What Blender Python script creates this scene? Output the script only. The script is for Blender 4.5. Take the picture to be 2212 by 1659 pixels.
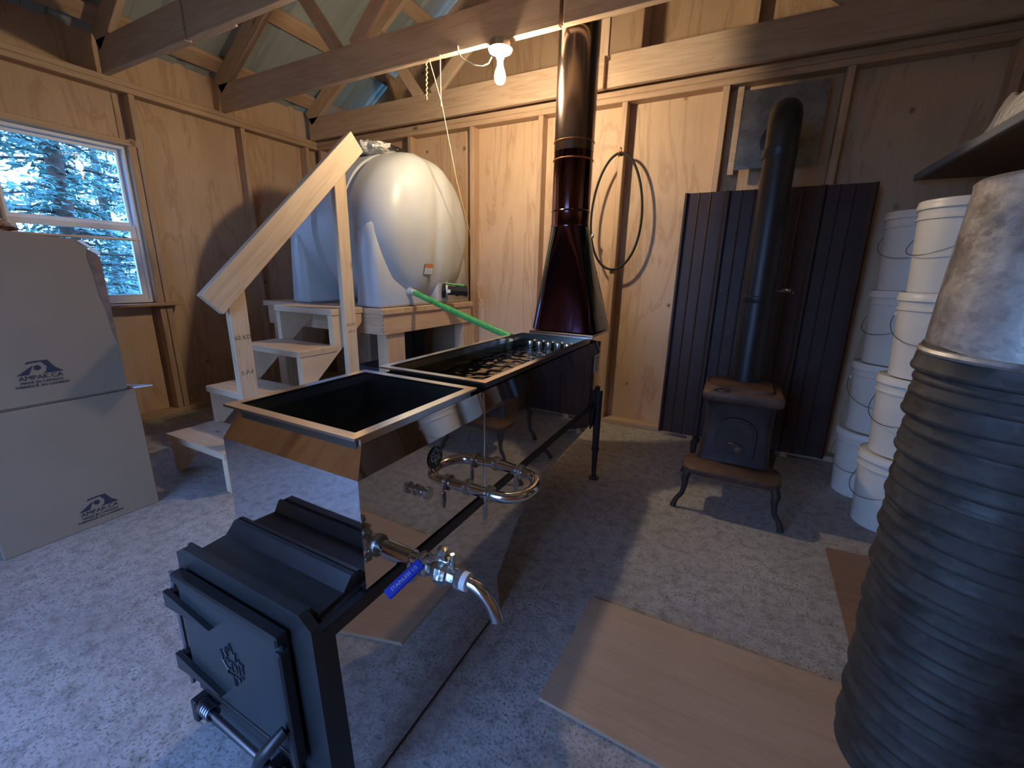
import bpy, bmesh, math, random
from mathutils import Vector, Matrix
random.seed(7)
for _o in list(bpy.data.objects): bpy.data.objects.remove(_o)
scene = bpy.context.scene
COL = scene.collection
R = math.radians

# ------------------------------------------------------------------ camera
cam_d = bpy.data.cameras.new('camera'); cam = bpy.data.objects.new('camera', cam_d); COL.objects.link(cam)
cam_d.lens = 14.866; cam_d.sensor_width = 36; cam_d.clip_start = 0.02
_r = Vector((0.88596873, 0.46328167, 0.02072466)); _u = Vector((-0.1353157, 0.21551269, 0.96708011)); _w = Vector((-0.44356406, 0.85960711, -0.25362679))
m = Matrix((_r, _u, -_w)).transposed().to_4x4(); m.translation = (0, 0, 1.14)
cam.matrix_world = m
scene.camera = cam

# ------------------------------------------------------------------ world and exposure
world = bpy.data.worlds.new('sky'); scene.world = world; world.use_nodes = True
wn = world.node_tree; wn.nodes.clear()
bg = wn.nodes.new('ShaderNodeBackground'); wo = wn.nodes.new('ShaderNodeOutputWorld')
tc = wn.nodes.new('ShaderNodeTexCoord'); sp = wn.nodes.new('ShaderNodeSeparateXYZ'); cr = wn.nodes.new('ShaderNodeValToRGB')
wn.links.new(tc.outputs['Generated'], sp.inputs[0]); wn.links.new(sp.outputs['Z'], cr.inputs[0])
cr.color_ramp.elements[0].position = 0.0; cr.color_ramp.elements[0].color = (0.27, 0.50, 1.0, 1)
cr.color_ramp.elements[1].position = 0.9; cr.color_ramp.elements[1].color = (0.12, 0.30, 1.0, 1)
wn.links.new(cr.outputs[0], bg.inputs[0]); bg.inputs[1].default_value = 6.6
wn.links.new(bg.outputs[0], wo.inputs[0])
BULB_STRENGTH = 720.0
scene.view_settings.view_transform = 'Standard'; scene.view_settings.look = 'None'
scene.view_settings.gamma = 1.0; scene.view_settings.use_curve_mapping = False
scene.view_settings.exposure = 0.62

# ------------------------------------------------------------------ materials
def new_mat(name):
    mt = bpy.data.materials.new(name); mt.use_nodes = True
    nt = mt.node_tree; b = nt.nodes['Principled BSDF']
    return mt, nt, b
def coords(nt, kind='Object', scale=(1, 1, 1), rnd=True):
    t = nt.nodes.new('ShaderNodeTexCoord'); mp = nt.nodes.new('ShaderNodeMapping'); mp.inputs['Scale'].default_value = scale
    if rnd:
        oi = nt.nodes.new('ShaderNodeObjectInfo'); ml = nt.nodes.new('ShaderNodeMath'); ml.operation = 'MULTIPLY'; ml.inputs[1].default_value = 37.0
        nt.links.new(oi.outputs['Random'], ml.inputs[0])
        ad = nt.nodes.new('ShaderNodeVectorMath'); ad.operation = 'ADD'
        nt.links.new(t.outputs[kind], ad.inputs[0]); nt.links.new(ml.outputs[0], ad.inputs[1])
        nt.links.new(ad.outputs[0], mp.inputs[0])
    else: nt.links.new(t.outputs[kind], mp.inputs[0])
    return mp.outputs[0]
def noise(nt, vec, scale, detail=4, rough=.55, dist=0.0):
    n = nt.nodes.new('ShaderNodeTexNoise'); n.inputs['Scale'].default_value = scale; n.inputs['Detail'].default_value = detail
    n.inputs['Roughness'].default_value = rough; n.inputs['Distortion'].default_value = dist
    if vec is not None: nt.links.new(vec, n.inputs['Vector'])
    return n.outputs['Fac']
def ramp(nt, fac, stops):
    c = nt.nodes.new('ShaderNodeValToRGB'); e = c.color_ramp.elements
    while len(e) < len(stops): e.new(0.5)
    for k, (p, col) in enumerate(stops):
        e[k].position = p; e[k].color = (col if len(col) == 4 else (*col, 1))
    nt.links.new(fac, c.inputs[0]); return c.outputs[0]
def mixc(nt, fac, a, b, mode='MIX'):
    mx = nt.nodes.new('ShaderNodeMix'); mx.data_type = 'RGBA'; mx.blend_type = mode
    for s, v in ((mx.inputs[0], fac), (mx.inputs[6], a), (mx.inputs[7], b)):
        if isinstance(v, (int, float)): s.default_value = v
        elif isinstance(v, tuple): s.default_value = (*v, 1) if len(v) == 3 else v
        else: nt.links.new(v, s)
    return mx.outputs[2]
def bump(nt, b, h, strength=.3, dist=.01):
    n = nt.nodes.new('ShaderNodeBump'); n.inputs['Strength'].default_value = strength; n.inputs['Distance'].default_value = dist
    nt.links.new(h, n.inputs['Height']); nt.links.new(n.outputs[0], b.inputs['Normal'])
def plain(name, col, rough=.6, metal=0.0, spec=None, bumpy=None, var=0.0, vs=8):
    mt, nt, b = new_mat(name)
    b.inputs['Base Color'].default_value = (*col, 1); b.inputs['Roughness'].default_value = rough; b.inputs['Metallic'].default_value = metal
    if spec is not None: b.inputs['Specular IOR Level'].default_value = spec
    v = coords(nt)
    if var:
        f = noise(nt, v, vs, 5)
        lo = tuple(c * (1 - var) for c in col); hi = tuple(min(1, c * (1 + var)) for c in col)
        nt.links.new(ramp(nt, f, [(.3, lo), (.7, hi)]), b.inputs['Base Color'])
    if bumpy: bump(nt, b, noise(nt, v, bumpy[0], 3), bumpy[1], bumpy[2])
    return mt
def wood(name, light, dark, knots=True, grain=1.0, rough=.55, knot_s=1.0, ply=False):
    """timber whose grain runs along the object's local X"""
    mt, nt, b = new_mat(name)
    if ply:
        v = coords(nt, scale=(.62, 3.4, 3.4)); f1 = noise(nt, v, 1.25, 4, .5, 1.1)
        w = nt.nodes.new('ShaderNodeMath'); w.operation = 'MULTIPLY'; w.inputs[1].default_value = 9.0; nt.links.new(f1, w.inputs[0])
        fr = nt.nodes.new('ShaderNodeMath'); fr.operation = 'PINGPONG'; fr.inputs[1].default_value = 1.0; nt.links.new(w.outputs[0], fr.inputs[0])
        base = ramp(nt, fr.outputs[0], [(0.0, light), (.72, tuple(a * .93 + c * .07 for a, c in zip(light, dark))), (.93, tuple(a * .40 + c * .60 for a, c in zip(light, dark))), (1.0, tuple(a * .85 + c * .15 for a, c in zip(light, dark)))])
    else:
        v = coords(nt, scale=(.7, 9, 9)); f1 = noise(nt, v, 2.2, 4, .5, 1.2)
        w = nt.nodes.new('ShaderNodeMath'); w.operation = 'MULTIPLY'; w.inputs[1].default_value = 7.0 * grain; nt.links.new(f1, w.inputs[0])
        fr = nt.nodes.new('ShaderNodeMath'); fr.operation = 'PINGPONG'; fr.inputs[1].default_value = 1.0; nt.links.new(w.outputs[0], fr.inputs[0])
        base = ramp(nt, fr.outputs[0], [(0.0, light), (.6, tuple(a * .85 + c * .15 for a, c in zip(light, dark))), (1.0, tuple(a * .45 + c * .55 for a, c in zip(light, dark)))])
    fine = noise(nt, coords(nt, scale=(2, 60, 60)), 3, 4)
    col = mixc(nt, .35, base, ramp(nt, fine, [(.3, tuple(c * .75 for c in light)), (.7, tuple(min(1, c * 1.15) for c in light))]))
    big = noise(nt, coords(nt), 1.4, 3)
    col = mixc(nt, 1.0, col, ramp(nt, big, [(.3, (.80, .76, .72)), (.7, (1.0, 1.0, 1.0))]), 'MULTIPLY')
    if knots:
        vo = nt.nodes.new('ShaderNodeTexVoronoi'); vo.inputs['Scale'].default_value = 1.0
        nt.links.new(coords(nt, scale=((5.2, 6.6, 6.6) if ply else (2.6, 6.5, 6.5))), vo.inputs['Vector'])
        kf = ramp(nt, vo.outputs['Distance'], [(.035, (1, 1, 1)), (.085, (.45, .45, .45)), (.12, (0, 0, 0))])
        # only some of the cells hold a knot
        sp2 = nt.nodes.new('ShaderNodeSeparateColor'); nt.links.new(vo.outputs['Color'], sp2.inputs[0])
        gt = nt.nodes.new('ShaderNodeMath'); gt.operation = 'GREATER_THAN'; gt.inputs[1].default_value = .62 if not ply else .40; nt.links.new(sp2.outputs[0], gt.inputs[0])
        ml = nt.nodes.new('ShaderNodeMath'); ml.operation = 'MULTIPLY'; nt.links.new(kf, ml.inputs[0]); nt.links.new(gt.outputs[0], ml.inputs[1])
        kk = ml.outputs[0]
        if ply:
            bn = noise(nt, coords(nt, scale=(1.5, .12, .12)), 2.0, 1); bm_ = ramp(nt, bn, [(.47, (0, 0, 0)), (.52, (1, 1, 1))])
            m3 = nt.nodes.new('ShaderNodeMath'); m3.operation = 'MULTIPLY'; nt.links.new(kk, m3.inputs[0]); nt.links.new(bm_, m3.inputs[1]); kk = m3.outputs[0]
        col = mixc(nt, kk, col, tuple(c * .42 for c in dark))
    nt.links.new(col, b.inputs['Base Color']); b.inputs['Roughness'].default_value = rough
    bump(nt, b, fine, .15, .002)
    return mt
M = {}
M['pine'] = wood('pine_lumber', (.68, .48, .30), (.40, .23, .12))
M['pine_pale'] = wood('pale_new_pine', (.74, .57, .38), (.45, .28, .15))
M['pine_side'] = plain('pine_stringer_side', (.68, .50, .32), .55, var=.12, vs=6)
M['stud'] = wood('stud_pine', (.58, .41, .27), (.34, .20, .11))
M['truss'] = wood('truss_pine', (.64, .48, .34), (.36, .23, .13), grain=.8)
M['ply'] = wood('wall_plywood', (.66, .47, .30), (.34, .17, .08), knots=True, ply=True, knot_s=.8)
M['ply_floor'] = wood('floor_plywood', (.50, .36, .24), (.42, .28, .17), knots=False, ply=True)
M['ply_brown'] = wood('brown_plywood', (.28, .17, .10), (.16, .09, .05), knots=False, ply=True)

def concrete():
    mt, nt, b = new_mat('speckled_concrete')
    v = coords(nt, 'Object', rnd=False)
    a = ramp(nt, noise(nt, v, 1.6, 6, .65), [(.3, (.31, .295, .265)), (.7, (.48, .46, .42))])
    s1 = ramp(nt, noise(nt, v, 120, 2, .6), [(.36, (.30, .29, .28)), (.47, (1, 1, 1))])
    s2 = ramp(nt, noise(nt, v, 3.2, 5, .7), [(.38, (.25, .25, .25)), (.66, (1, 1, 1))])
    s3 = ramp(nt, noise(nt, v, 22, 5, .75), [(.34, (.62, .61, .60)), (.55, (1.05, 1.05, 1.05))])
    sp_c = mixc(nt, s2, (1, 1, 1), s1)
    col = mixc(nt, 1.0, mixc(nt, 1.0, a, sp_c, 'MULTIPLY'), s3, 'MULTIPLY')
    nt.links.new(col, b.inputs['Base Color']); b.inputs['Roughness'].default_value = .75
    bump(nt, b, noise(nt, v, 70, 4), .45, .004)
    return mt
M['concrete'] = concrete()
def mirror_steel(name, col=(.80, .78, .76), rough=.05, wav=.0, wscale=2.0):
    mt, nt, b = new_mat(name)
    b.inputs['Base Color'].default_value = (*col, 1); b.inputs['Metallic'].default_value = 1; b.inputs['Roughness'].default_value = rough
    if wav: bump(nt, b, noise(nt, coords(nt, rnd=False), wscale, 1, .3), wav, .02)
    return mt
M['mirror'] = mirror_steel('mirror_stainless', (.74, .70, .66), .035, .10, 2.0)
M['mirror_rim'] = mirror_steel('bright_stainless_rim', (.90, .88, .86), .16)
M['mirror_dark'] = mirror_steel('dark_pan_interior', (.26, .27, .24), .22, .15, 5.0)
M['chrome'] = mirror_steel('polished_stainless_pipe', (.78, .78, .78), .12)
M['valve'] = mirror_steel('cast_stainless_valve', (.62, .60, .54), .32, .2, 60)
M['foil'] = mirror_steel('crinkled_film', (.17, .165, .13), .10, .8, 16.0)
M['flue'] = mirror_steel('film_covered_flue', (.26, .205, .18), .20)
M['flue_red'] = mirror_steel('oil_tinted_flue', (.11, .055, .065), .09)
def iridescent():
    mt, nt, b = new_mat('iridescent_flue_base')
    lw = nt.nodes.new('ShaderNodeLayerWeight'); lw.inputs[0].default_value = .45
    v = coords(nt, rnd=False)
    n = noise(nt, coords(nt, scale=(14, 14, 1.2), rnd=False), 1.0, 2)
    ad = nt.nodes.new('ShaderNodeMath'); ad.operation = 'ADD'; nt.links.new(lw.outputs['Facing'], ad.inputs[0])
    m2 = nt.nodes.new('ShaderNodeMath'); m2.operation = 'MULTIPLY'; m2.inputs[1].default_value = .5; nt.links.new(n, m2.inputs[0]); nt.links.new(m2.outputs[0], ad.inputs[1])
    c = ramp(nt, ad.outputs[0], [(.25, (.085, .035, .042)), (.5, (.075, .05, .10)), (.65, (.07, .14, .13)), (.85, (.05, .075, .08))])
    nt.links.new(c, b.inputs['Base Color']); b.inputs['Metallic'].default_value = 1; b.inputs['Roughness'].default_value = .12
    bump(nt, b, n, .12, .01)
    return mt
M['flue_base'] = iridescent()
M['black_steel'] = plain('black_painted_steel', (.020, .021, .021), .38, 0, .6, var=.25)
M['black_door'] = plain('satin_black_door', (.035, .045, .047), .34, .3, .6, var=.2)
M['black_rough'] = plain('black_cast_iron', (.02, .02, .022), .5, 0, .5)
M['lever_steel'] = plain('bare_steel_rod', (.35, .35, .36), .3, 1.0)
M['spring'] = plain('coil_spring_steel', (.25, .25, .26), .35, 1.0)
def galv(name, base, rough, spang=18):
    mt, nt, b = new_mat(name)
    vo = nt.nodes.new('ShaderNodeTexVoronoi'); vo.inputs['Scale'].default_value = spang; nt.links.new(coords(nt, scale=(1, 1, 1.6)), vo.inputs['Vector'])
    sp2 = nt.nodes.new('ShaderNodeSeparateColor'); nt.links.new(vo.outputs['Color'], sp2.inputs[0])
    n = noise(nt, coords(nt), 10, 5, .7)
    mx = mixc(nt, .5, ramp(nt, sp2.outputs[0], [(0, tuple(c * .7 for c in base)), (1, tuple(c * 1.3 for c in base))]), ramp(nt, n, [(.32, tuple(c * .45 for c in base)), (.68, tuple(c * 1.7 for c in base))]))
    nt.links.new(mx, b.inputs['Base Color']); b.inputs['Metallic'].default_value = .70
    rr = ramp(nt, n, [(.35, (rough - .12,) * 3), (.65, (rough + .15,) * 3)]); nt.links.new(rr, b.inputs['Roughness'])
    bump(nt, b, noise(nt, coords(nt), 30, 4), .35, .004)
    return mt
M['galv'] = galv('spangled_galvanized', (.46, .45, .43), .42, 75)
M['galv_dark'] = galv('dull_dark_galvanized', (.085, .083, .078), .60, 45)
M['plate'] = galv('galvanized_wall_plate', (.19, .19, .18), .45, 10)
M['roof'] = plain('roofing_steel', (.34, .39, .38), .5, .15, var=.10, vs=3)
M['brown_panel'] = plain('brown_enamelled_steel', (.052, .032, .030), .46, .05, .35, var=.12)
M['stove'] = plain('rusty_cast_iron', (.10, .058, .038), .62, .35, bumpy=(60, .4, .003), var=.45, vs=9)
M['stove_dark'] = plain('dark_cast_iron', (.045, .030, .025), .6, .3, bumpy=(60, .4, .003), var=.4, vs=12)  # darker tone for the stove body, door and legs
M['black_pipe'] = plain('black_stovepipe', (.012, .012, .013), .42, 0, .5)
def poly():
    mt, nt, b = new_mat('white_polyethylene'); b.inputs['Base Color'].default_value = (.78, .77, .73, 1); b.inputs['Roughness'].default_value = .42
    b.inputs['Subsurface Weight'].default_value = .15; b.inputs['Subsurface Radius'].default_value = (.08, .07, .06); b.inputs['Subsurface Scale'].default_value = .3
    c = ramp(nt, noise(nt, coords(nt, rnd=False), 3, 3), [(.3, (.46, .48, .48)), (.7, (.54, .56, .56))]); nt.links.new(c, b.inputs['Base Color'])
    return mt
M['tank'] = poly()
M['bucket'] = plain('white_bucket_plastic', (.72, .70, .62), .38, 0, .5, var=.04)
M['lid'] = plain('white_lid_plastic', (.76, .74, .66), .35)
M['white'] = plain('white_vinyl', (.80, .82, .84), .4)
M['film'] = plain('clear_plastic_sheeting', (.72, .70, .66), .25, 0, .8, bumpy=(14, 1.0, .05))
M['black_plastic'] = plain('black_plastic', (.012, .012, .013), .35, 0, .5)
M['green'] = plain('green_ribbed_hose', (.07, .42, .10), .4, 0, .5, var=.15)
M['hose_black'] = plain('dark_green_rubber_hose', (.014, .020, .014), .6, 0, .3)
M['blue'] = plain('blue_vinyl_grip', (.015, .035, .32), .35, 0, .6)
M['rope'] = plain('cream_cord', (.75, .62, .38), .8, 0, bumpy=(200, .6, .002), var=.15, vs=60)
M['copper'] = plain('orange_wire_hook', (.55, .20, .07), .4, .5)
M['card'] = plain('grey_brown_cardboard', (.27, .20, .135), .8, 0, .2, var=.06, vs=3)
M['card_in'] = plain('torn_cardboard_edge', (.20, .13, .10), .9, 0, .1, var=.3, vs=20)
M['ink'] = plain('navy_print', (.045, .042, .055), .8, 0, .1)
M['ink_grey'] = plain('grey_engraving', (.09, .11, .12), .5)
M['ink_wood'] = plain('grade_stamp_ink', (.16, .10, .07), .8)
M['flap'] = plain('white_paper_flap', (.80, .84, .88), .7)
M['bag'] = plain('mauve_plastic_bag', (.30, .20, .19), .42, 0, .5, bumpy=(9, 1.0, .05), var=.3, vs=8)
M['label_w'] = plain('white_label', (.72, .72, .69), .5)
M['label_g'] = plain('grey_label', (.50, .50, .50), .5)
M['orange'] = plain('orange_label_band', (.62, .20, .05), .5)
M['dark_green_sticker'] = plain('dark_green_sticker', (.010, .030, .018), .35)
M['sticker_text'] = plain('pale_green_print', (.45, .60, .50), .5)
M['porcelain'] = plain('white_porcelain', (.85, .83, .78), .25, 0, .6)
M['box_steel'] = plain('grey_octagon_box', (.30, .27, .24), .45, .6)
M['wire'] = plain('white_cable', (.70, .65, .52), .5)
M['lit_edge'] = plain('lit_grey_blue_edge', (.20, .22, .24), .5)  # bluish light on the shelf's left edge, put into the colour
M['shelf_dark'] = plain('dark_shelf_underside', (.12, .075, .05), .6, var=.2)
M['dark_tote'] = plain('dark_slate_plastic', (.06, .075, .09), .45)
M['bark'] = plain('tree_bark', (.10, .07, .05), .9, bumpy=(20, .8, .02), var=.3)
M['needle'] = plain('blue_green_needles', (.16, .36, .30), .7, 0, .3, var=.5, vs=2)
M['needle2'] = plain('teal_green_needles', (.22, .46, .33), .7, 0, .3, var=.5, vs=2)
M['ground'] = plain('grass_ground', (.10, .16, .08), .9, var=.3)
M['dirt'] = plain('grey_brown_debris', (.16, .12, .09), .9, var=.4, vs=20)
def glass():
    mt, nt, b = new_mat('window_glass'); b.inputs['Base Color'].default_value = (1, 1, 1, 1); b.inputs['Roughness'].default_value = 0; b.inputs['Transmission Weight'].default_value = 1; b.inputs['IOR'].default_value = 1.45
    return mt
M['glass'] = glass()
def emis():
    mt, nt, b = new_mat('lit_bulb'); b.inputs['Emission Color'].default_value = (1.0, .78, .52, 1); b.inputs['Emission Strength'].default_value = BULB_STRENGTH; b.inputs['Base Color'].default_value = (1, 1, 1, 1)
    return mt
M['bulb'] = emis()

# ------------------------------------------------------------------ helpers
def link(name, me, mat, parent=None):
    o = bpy.data.objects.new(name, me); COL.objects.link(o)
    if mat is not None and not me.materials: me.materials.append(M[mat] if isinstance(mat, str) else mat)
    if parent is not None:
        o.parent = parent; o.matrix_parent_inverse = parent_world(parent).inverted()
    return o
def parent_world(p):
    mw = p.matrix_basis.copy()
    if p.parent is not None: mw = parent_world(p.parent) @ p.matrix_parent_inverse @ mw
    return mw
def mesh_from(bm, name, smooth=False, ang=40):
    me = bpy.data.meshes.new(name); bm.normal_update()
    bmesh.ops.recalc_face_normals(bm, faces=bm.faces)
    if smooth:
        for f in bm.faces: f.smooth = True
        for e in bm.edges:
            if len(e.link_faces) == 2 and e.calc_face_angle(0) > R(ang): e.smooth = False
    bm.to_mesh(me); bm.free(); return me
def rebase(bm, c):
    bmesh.ops.translate(bm, verts=bm.verts, vec=-Vector(c))
def obj(name, bm, mat, parent=None, smooth=False, origin=None, ang=40):
    if origin is None:
        mn = Vector([min(v.co[i] for v in bm.verts) for i in range(3)]); mx = Vector([max(v.co[i] for v in bm.verts) for i in range(3)])
        origin = (mn + mx) / 2
    rebase(bm, origin)
    me = mesh_from(bm, name, smooth, ang)
    o = link(name, me, mat, parent)
    pm = parent_world(parent) if parent is not None else Matrix()
    o.matrix_parent_inverse = Matrix()
    o.location = pm.inverted() @ Vector(origin)
    if parent is not None and pm.to_3x3() != Matrix.Identity(3): o.rotation_euler = pm.to_3x3().inverted().to_euler()
    return o
def thing(name, label, cat, loc, group=None):
    o = bpy.data.objects.new(name, None); COL.objects.link(o); o.empty_display_size = .05
    o.location = loc; o['label'] = label; o['category'] = cat
    if group: o['group'] = group
    return o
def tag(o, label, cat, group=None):
    o['label'] = label; o['category'] = cat
    if group: o['group'] = group
    return o
def struct(name, loc=(0, 0, 0)):
    o = bpy.data.objects.new(name, None); COL.objects.link(o); o.location = loc; o['kind'] = 'structure'; return o
def add_box(bm, lo, hi, bev=0.0):
    r = bmesh.ops.create_cube(bm, size=1.0); vs = r['verts']
    for v in vs: v.co = Vector([lo[i] + (v.co[i] + .5) * (hi[i] - lo[i]) for i in range(3)])
    if bev:
        es = list({e for v in vs for e in v.link_edges}); bmesh.ops.bevel(bm, geom=es, offset=bev, segments=1, profile=.5, affect='EDGES')
def box(name, lo, hi, mat, parent=None, bev=0.0, origin=None):
    lo, hi = [min(a, b) for a, b in zip(lo, hi)], [max(a, b) for a, b in zip(lo, hi)]
    bm = bmesh.new(); add_box(bm, lo, hi, bev); return obj(name, bm, mat, parent, origin=origin)
def add_hex(bm, pts):
    """8 points: bottom 4 then top 4"""
    v = [bm.verts.new(p) for p in pts]
    for f in ((3, 2, 1, 0), (4, 5, 6, 7), (0, 1, 5, 4), (1, 2, 6, 5), (2, 3, 7, 6), (3, 0, 4, 7)): bm.faces.new([v[i] for i in f])
def add_prism(bm, poly, axis, a, b):
    """extrude a 2D polygon along axis ('x','y','z') from a to b"""
    def P(p, t): return {'x': (t, p[0], p[1]), 'y': (p[0], t, p[1]), 'z': (p[0], p[1], t)}[axis]
    A = [bm.verts.new(P(p, a)) for p in poly]; B = [bm.verts.new(P(p, b)) for p in poly]
    bm.faces.new(A[::-1]); bm.faces.new(B)
    n = len(poly)
    for i in range(n): bm.faces.new((A[i], A[(i + 1) % n], B[(i + 1) % n], B[i]))
def prism(name, poly, axis, a, b, mat, parent=None, smooth=False):
    bm = bmesh.new(); add_prism(bm, poly, axis, a, b); return obj(name, bm, mat, parent, smooth)
def board(name, p0, p1, wid, thk, mat, parent=None, up=(0, 0, 1), bev=.003):
    """a piece of lumber from p0 to p1 (centre line); thk measured along `up`, wid across. Local X = grain."""
    p0, p1 = Vector(p0), Vector(p1); x = (p1 - p0); L = x.length; x.normalize(); upv = Vector(up)
    y = upv.cross(x); y.normalize(); z = x.cross(y)
    bm = bmesh.new(); add_box(bm, (-L / 2, -wid / 2, -thk / 2), (L / 2, wid / 2, thk / 2), bev)
    me = mesh_from(bm, name); o = link(name, me, mat, None)
    mw = Matrix((x, y, z)).transposed().to_4x4(); mw.translation = (p0 + p1) / 2
    if parent is not None:
        o.parent = parent; o.matrix_parent_inverse = Matrix(); o.matrix_basis = parent_world(parent).inverted() @ mw
    else: o.matrix_basis = mw
    return o
def add_tube(bm, pts, rad, seg=12, closed=False, cap=True):
    pts = [Vector(p) for p in pts]; n = len(pts); rings = []
    rr = rad if isinstance(rad, (list, tuple)) else [rad] * n
    t0 = (pts[1] - pts[0]).normalized(); ref = Vector((0, 0, 1)) if abs(t0.z) < .9 else Vector((1, 0, 0))
    nrm = t0.cross(ref).normalized()
    for i in range(n):
        if closed: t = (pts[(i + 1) % n] - pts[i - 1]).normalized()
        elif i == 0: t = (pts[1] - pts[0]).normalized()
        elif i == n - 1: t = (pts[-1] - pts[-2]).normalized()
        else: t = ((pts[i + 1] - pts[i]).normalized() + (pts[i] - pts[i - 1]).normalized()).normalized()
        nrm = (nrm - t * nrm.dot(t)).normalized(); bi = t.cross(nrm)
        rings.append([bm.verts.new(pts[i] + (nrm * math.cos(2 * math.pi * k / seg) + bi * math.sin(2 * math.pi * k / seg)) * rr[i]) for k in range(seg)])
    m_ = n if closed else n - 1
    for i in range(m_):
        a, b = rings[i], rings[(i + 1) % n]
        for k in range(seg): bm.faces.new((a[k], a[(k + 1) % seg], b[(k + 1) % seg], b[k]))
    if cap and not closed: bm.faces.new(rings[0][::-1]); bm.faces.new(rings[-1])
def tube(name, pts, rad, mat, parent=None, seg=12, closed=False):
    bm = bmesh.new(); add_tube(bm, pts, rad, seg, closed); return obj(name, bm, mat, parent, True)
def add_lathe(bm, prof, centre=(0, 0, 0), axis=(0, 0, 1), seg=32, caps=True):
    """prof: list of (radius, height along axis)"""
    ax = Vector(axis).normalized(); ref = Vector((1, 0, 0)) if abs(ax.x) < .9 else Vector((0, 1, 0))
    u = ax.cross(ref).normalized(); w = ax.cross(u); c = Vector(centre); rings = []
    for r_, h in prof:
        rings.append([bm.verts.new(c + ax * h + (u * math.cos(2 * math.pi * k / seg) + w * math.sin(2 * math.pi * k / seg)) * max(r_, 1e-4)) for k in range(seg)])
    for a, b in zip(rings, rings[1:]):
        for k in range(seg): bm.faces.new((a[k], a[(k + 1) % seg], b[(k + 1) % seg], b[k]))
    if caps: bm.faces.new(rings[0][::-1]); bm.faces.new(rings[-1])
def lathe(name, prof, centre, axis, mat, parent=None, seg=32, smooth=True, caps=True, ang=35, origin=None):
    bm = bmesh.new(); add_lathe(bm, prof, centre, axis, seg, caps); return obj(name, bm, mat, parent, smooth, ang=ang, origin=origin)
def text(name, s, size, mat, mw, parent=None, ext=.0008, align='CENTER', sx=1.0):
    cu = bpy.data.curves.new(name, 'FONT'); cu.body = s; cu.size = size; cu.extrude = ext; cu.align_x = align; cu.align_y = 'CENTER'; cu.resolution_u = 2
    tmp = bpy.data.objects.new('tmp', cu); COL.objects.link(tmp)
    me = bpy.data.meshes.new_from_object(tmp.evaluated_get(bpy.context.evaluated_depsgraph_get()))
    bpy.data.objects.remove(tmp); me.transform(Matrix.Diagonal((sx, 1, 1, 1)))
    o = link(name, me, mat, None); me.materials.clear(); me.materials.append(M[mat])
    if parent is not None: o.parent = parent; o.matrix_parent_inverse = Matrix(); o.matrix_basis = parent_world(parent).inverted() @ mw
    else: o.matrix_basis = mw
    return o
def frame(origin, xdir, ydir):
    x = Vector(xdir).normalized(); y = Vector(ydir).normalized(); z = x.cross(y).normalized(); y = z.cross(x)
    m_ = Matrix((x, y, z)).transposed().to_4x4(); m_.translation = origin; return m_
def copy_tree(o, parent=None):
    c = o.copy(); COL.objects.link(c)
    if parent is not None: c.parent = parent
    for ch in list(o.children): copy_tree(ch, c)
    return c

# ================================================================== THE SETTING
XL, XR, YB, YF = -3.85, 1.85, 3.19, -1.0     # stud faces of the left, right, back and front walls
D = .089                                      # stud depth
HT = 2.335                                    # underside of the trusses
floor = box('floor', (XL - .2, YF - .2, -.12), (XR + .2, YB + .2, 0), 'concrete', origin=(0, 0, 0)); floor['kind'] = 'structure'

wb = struct('wall_back', (0, YB, 0))
sx = [-3.28, -2.70, -2.06, -1.455, -.84, -.225, .385, 1.05, 1.66]
for x in sx: board('stud', (x, YB + D / 2, .038), (x, YB + D / 2, HT - .07), .038, D, 'stud', wb, up=(0, 1, 0))
board('stud', (XL + .02, YB + D / 2, .038), (XL + .02, YB + D / 2, HT - .07), .038, D, 'stud', wb, up=(0, 1, 0))
board('bottom_plate', (XL, YB + D / 2, .019), (XR, YB + D / 2, .019), D, .038, 'stud', wb)
board('top_plate', (XL, YB + D / 2, HT - .051), (XR, YB + D / 2, HT - .051), D, .036, 'stud', wb)
board('top_plate', (XL, YB + D / 2, HT - .014), (XR, YB + D / 2, HT - .014), D, .036, 'stud', wb)
ed = [XL - .09] + sx + [XR + .1]
for a, b in zip(ed, ed[1:]):
    board('plywood_panel', ((a + b) / 2, YB + D + .008, .0), ((a + b) / 2, YB + D + .008, HT + .06), b - a - .003, .014, 'ply', wb, up=(0, 1, 0))
box('light_seal_sheet', (XL - .12, YB + D + .018, 0), (XR + .12, YB + D + .03, HT + .06), 'ply_brown', wb)  # unseen sheet added to stop daylight leaking through the panel seams
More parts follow.
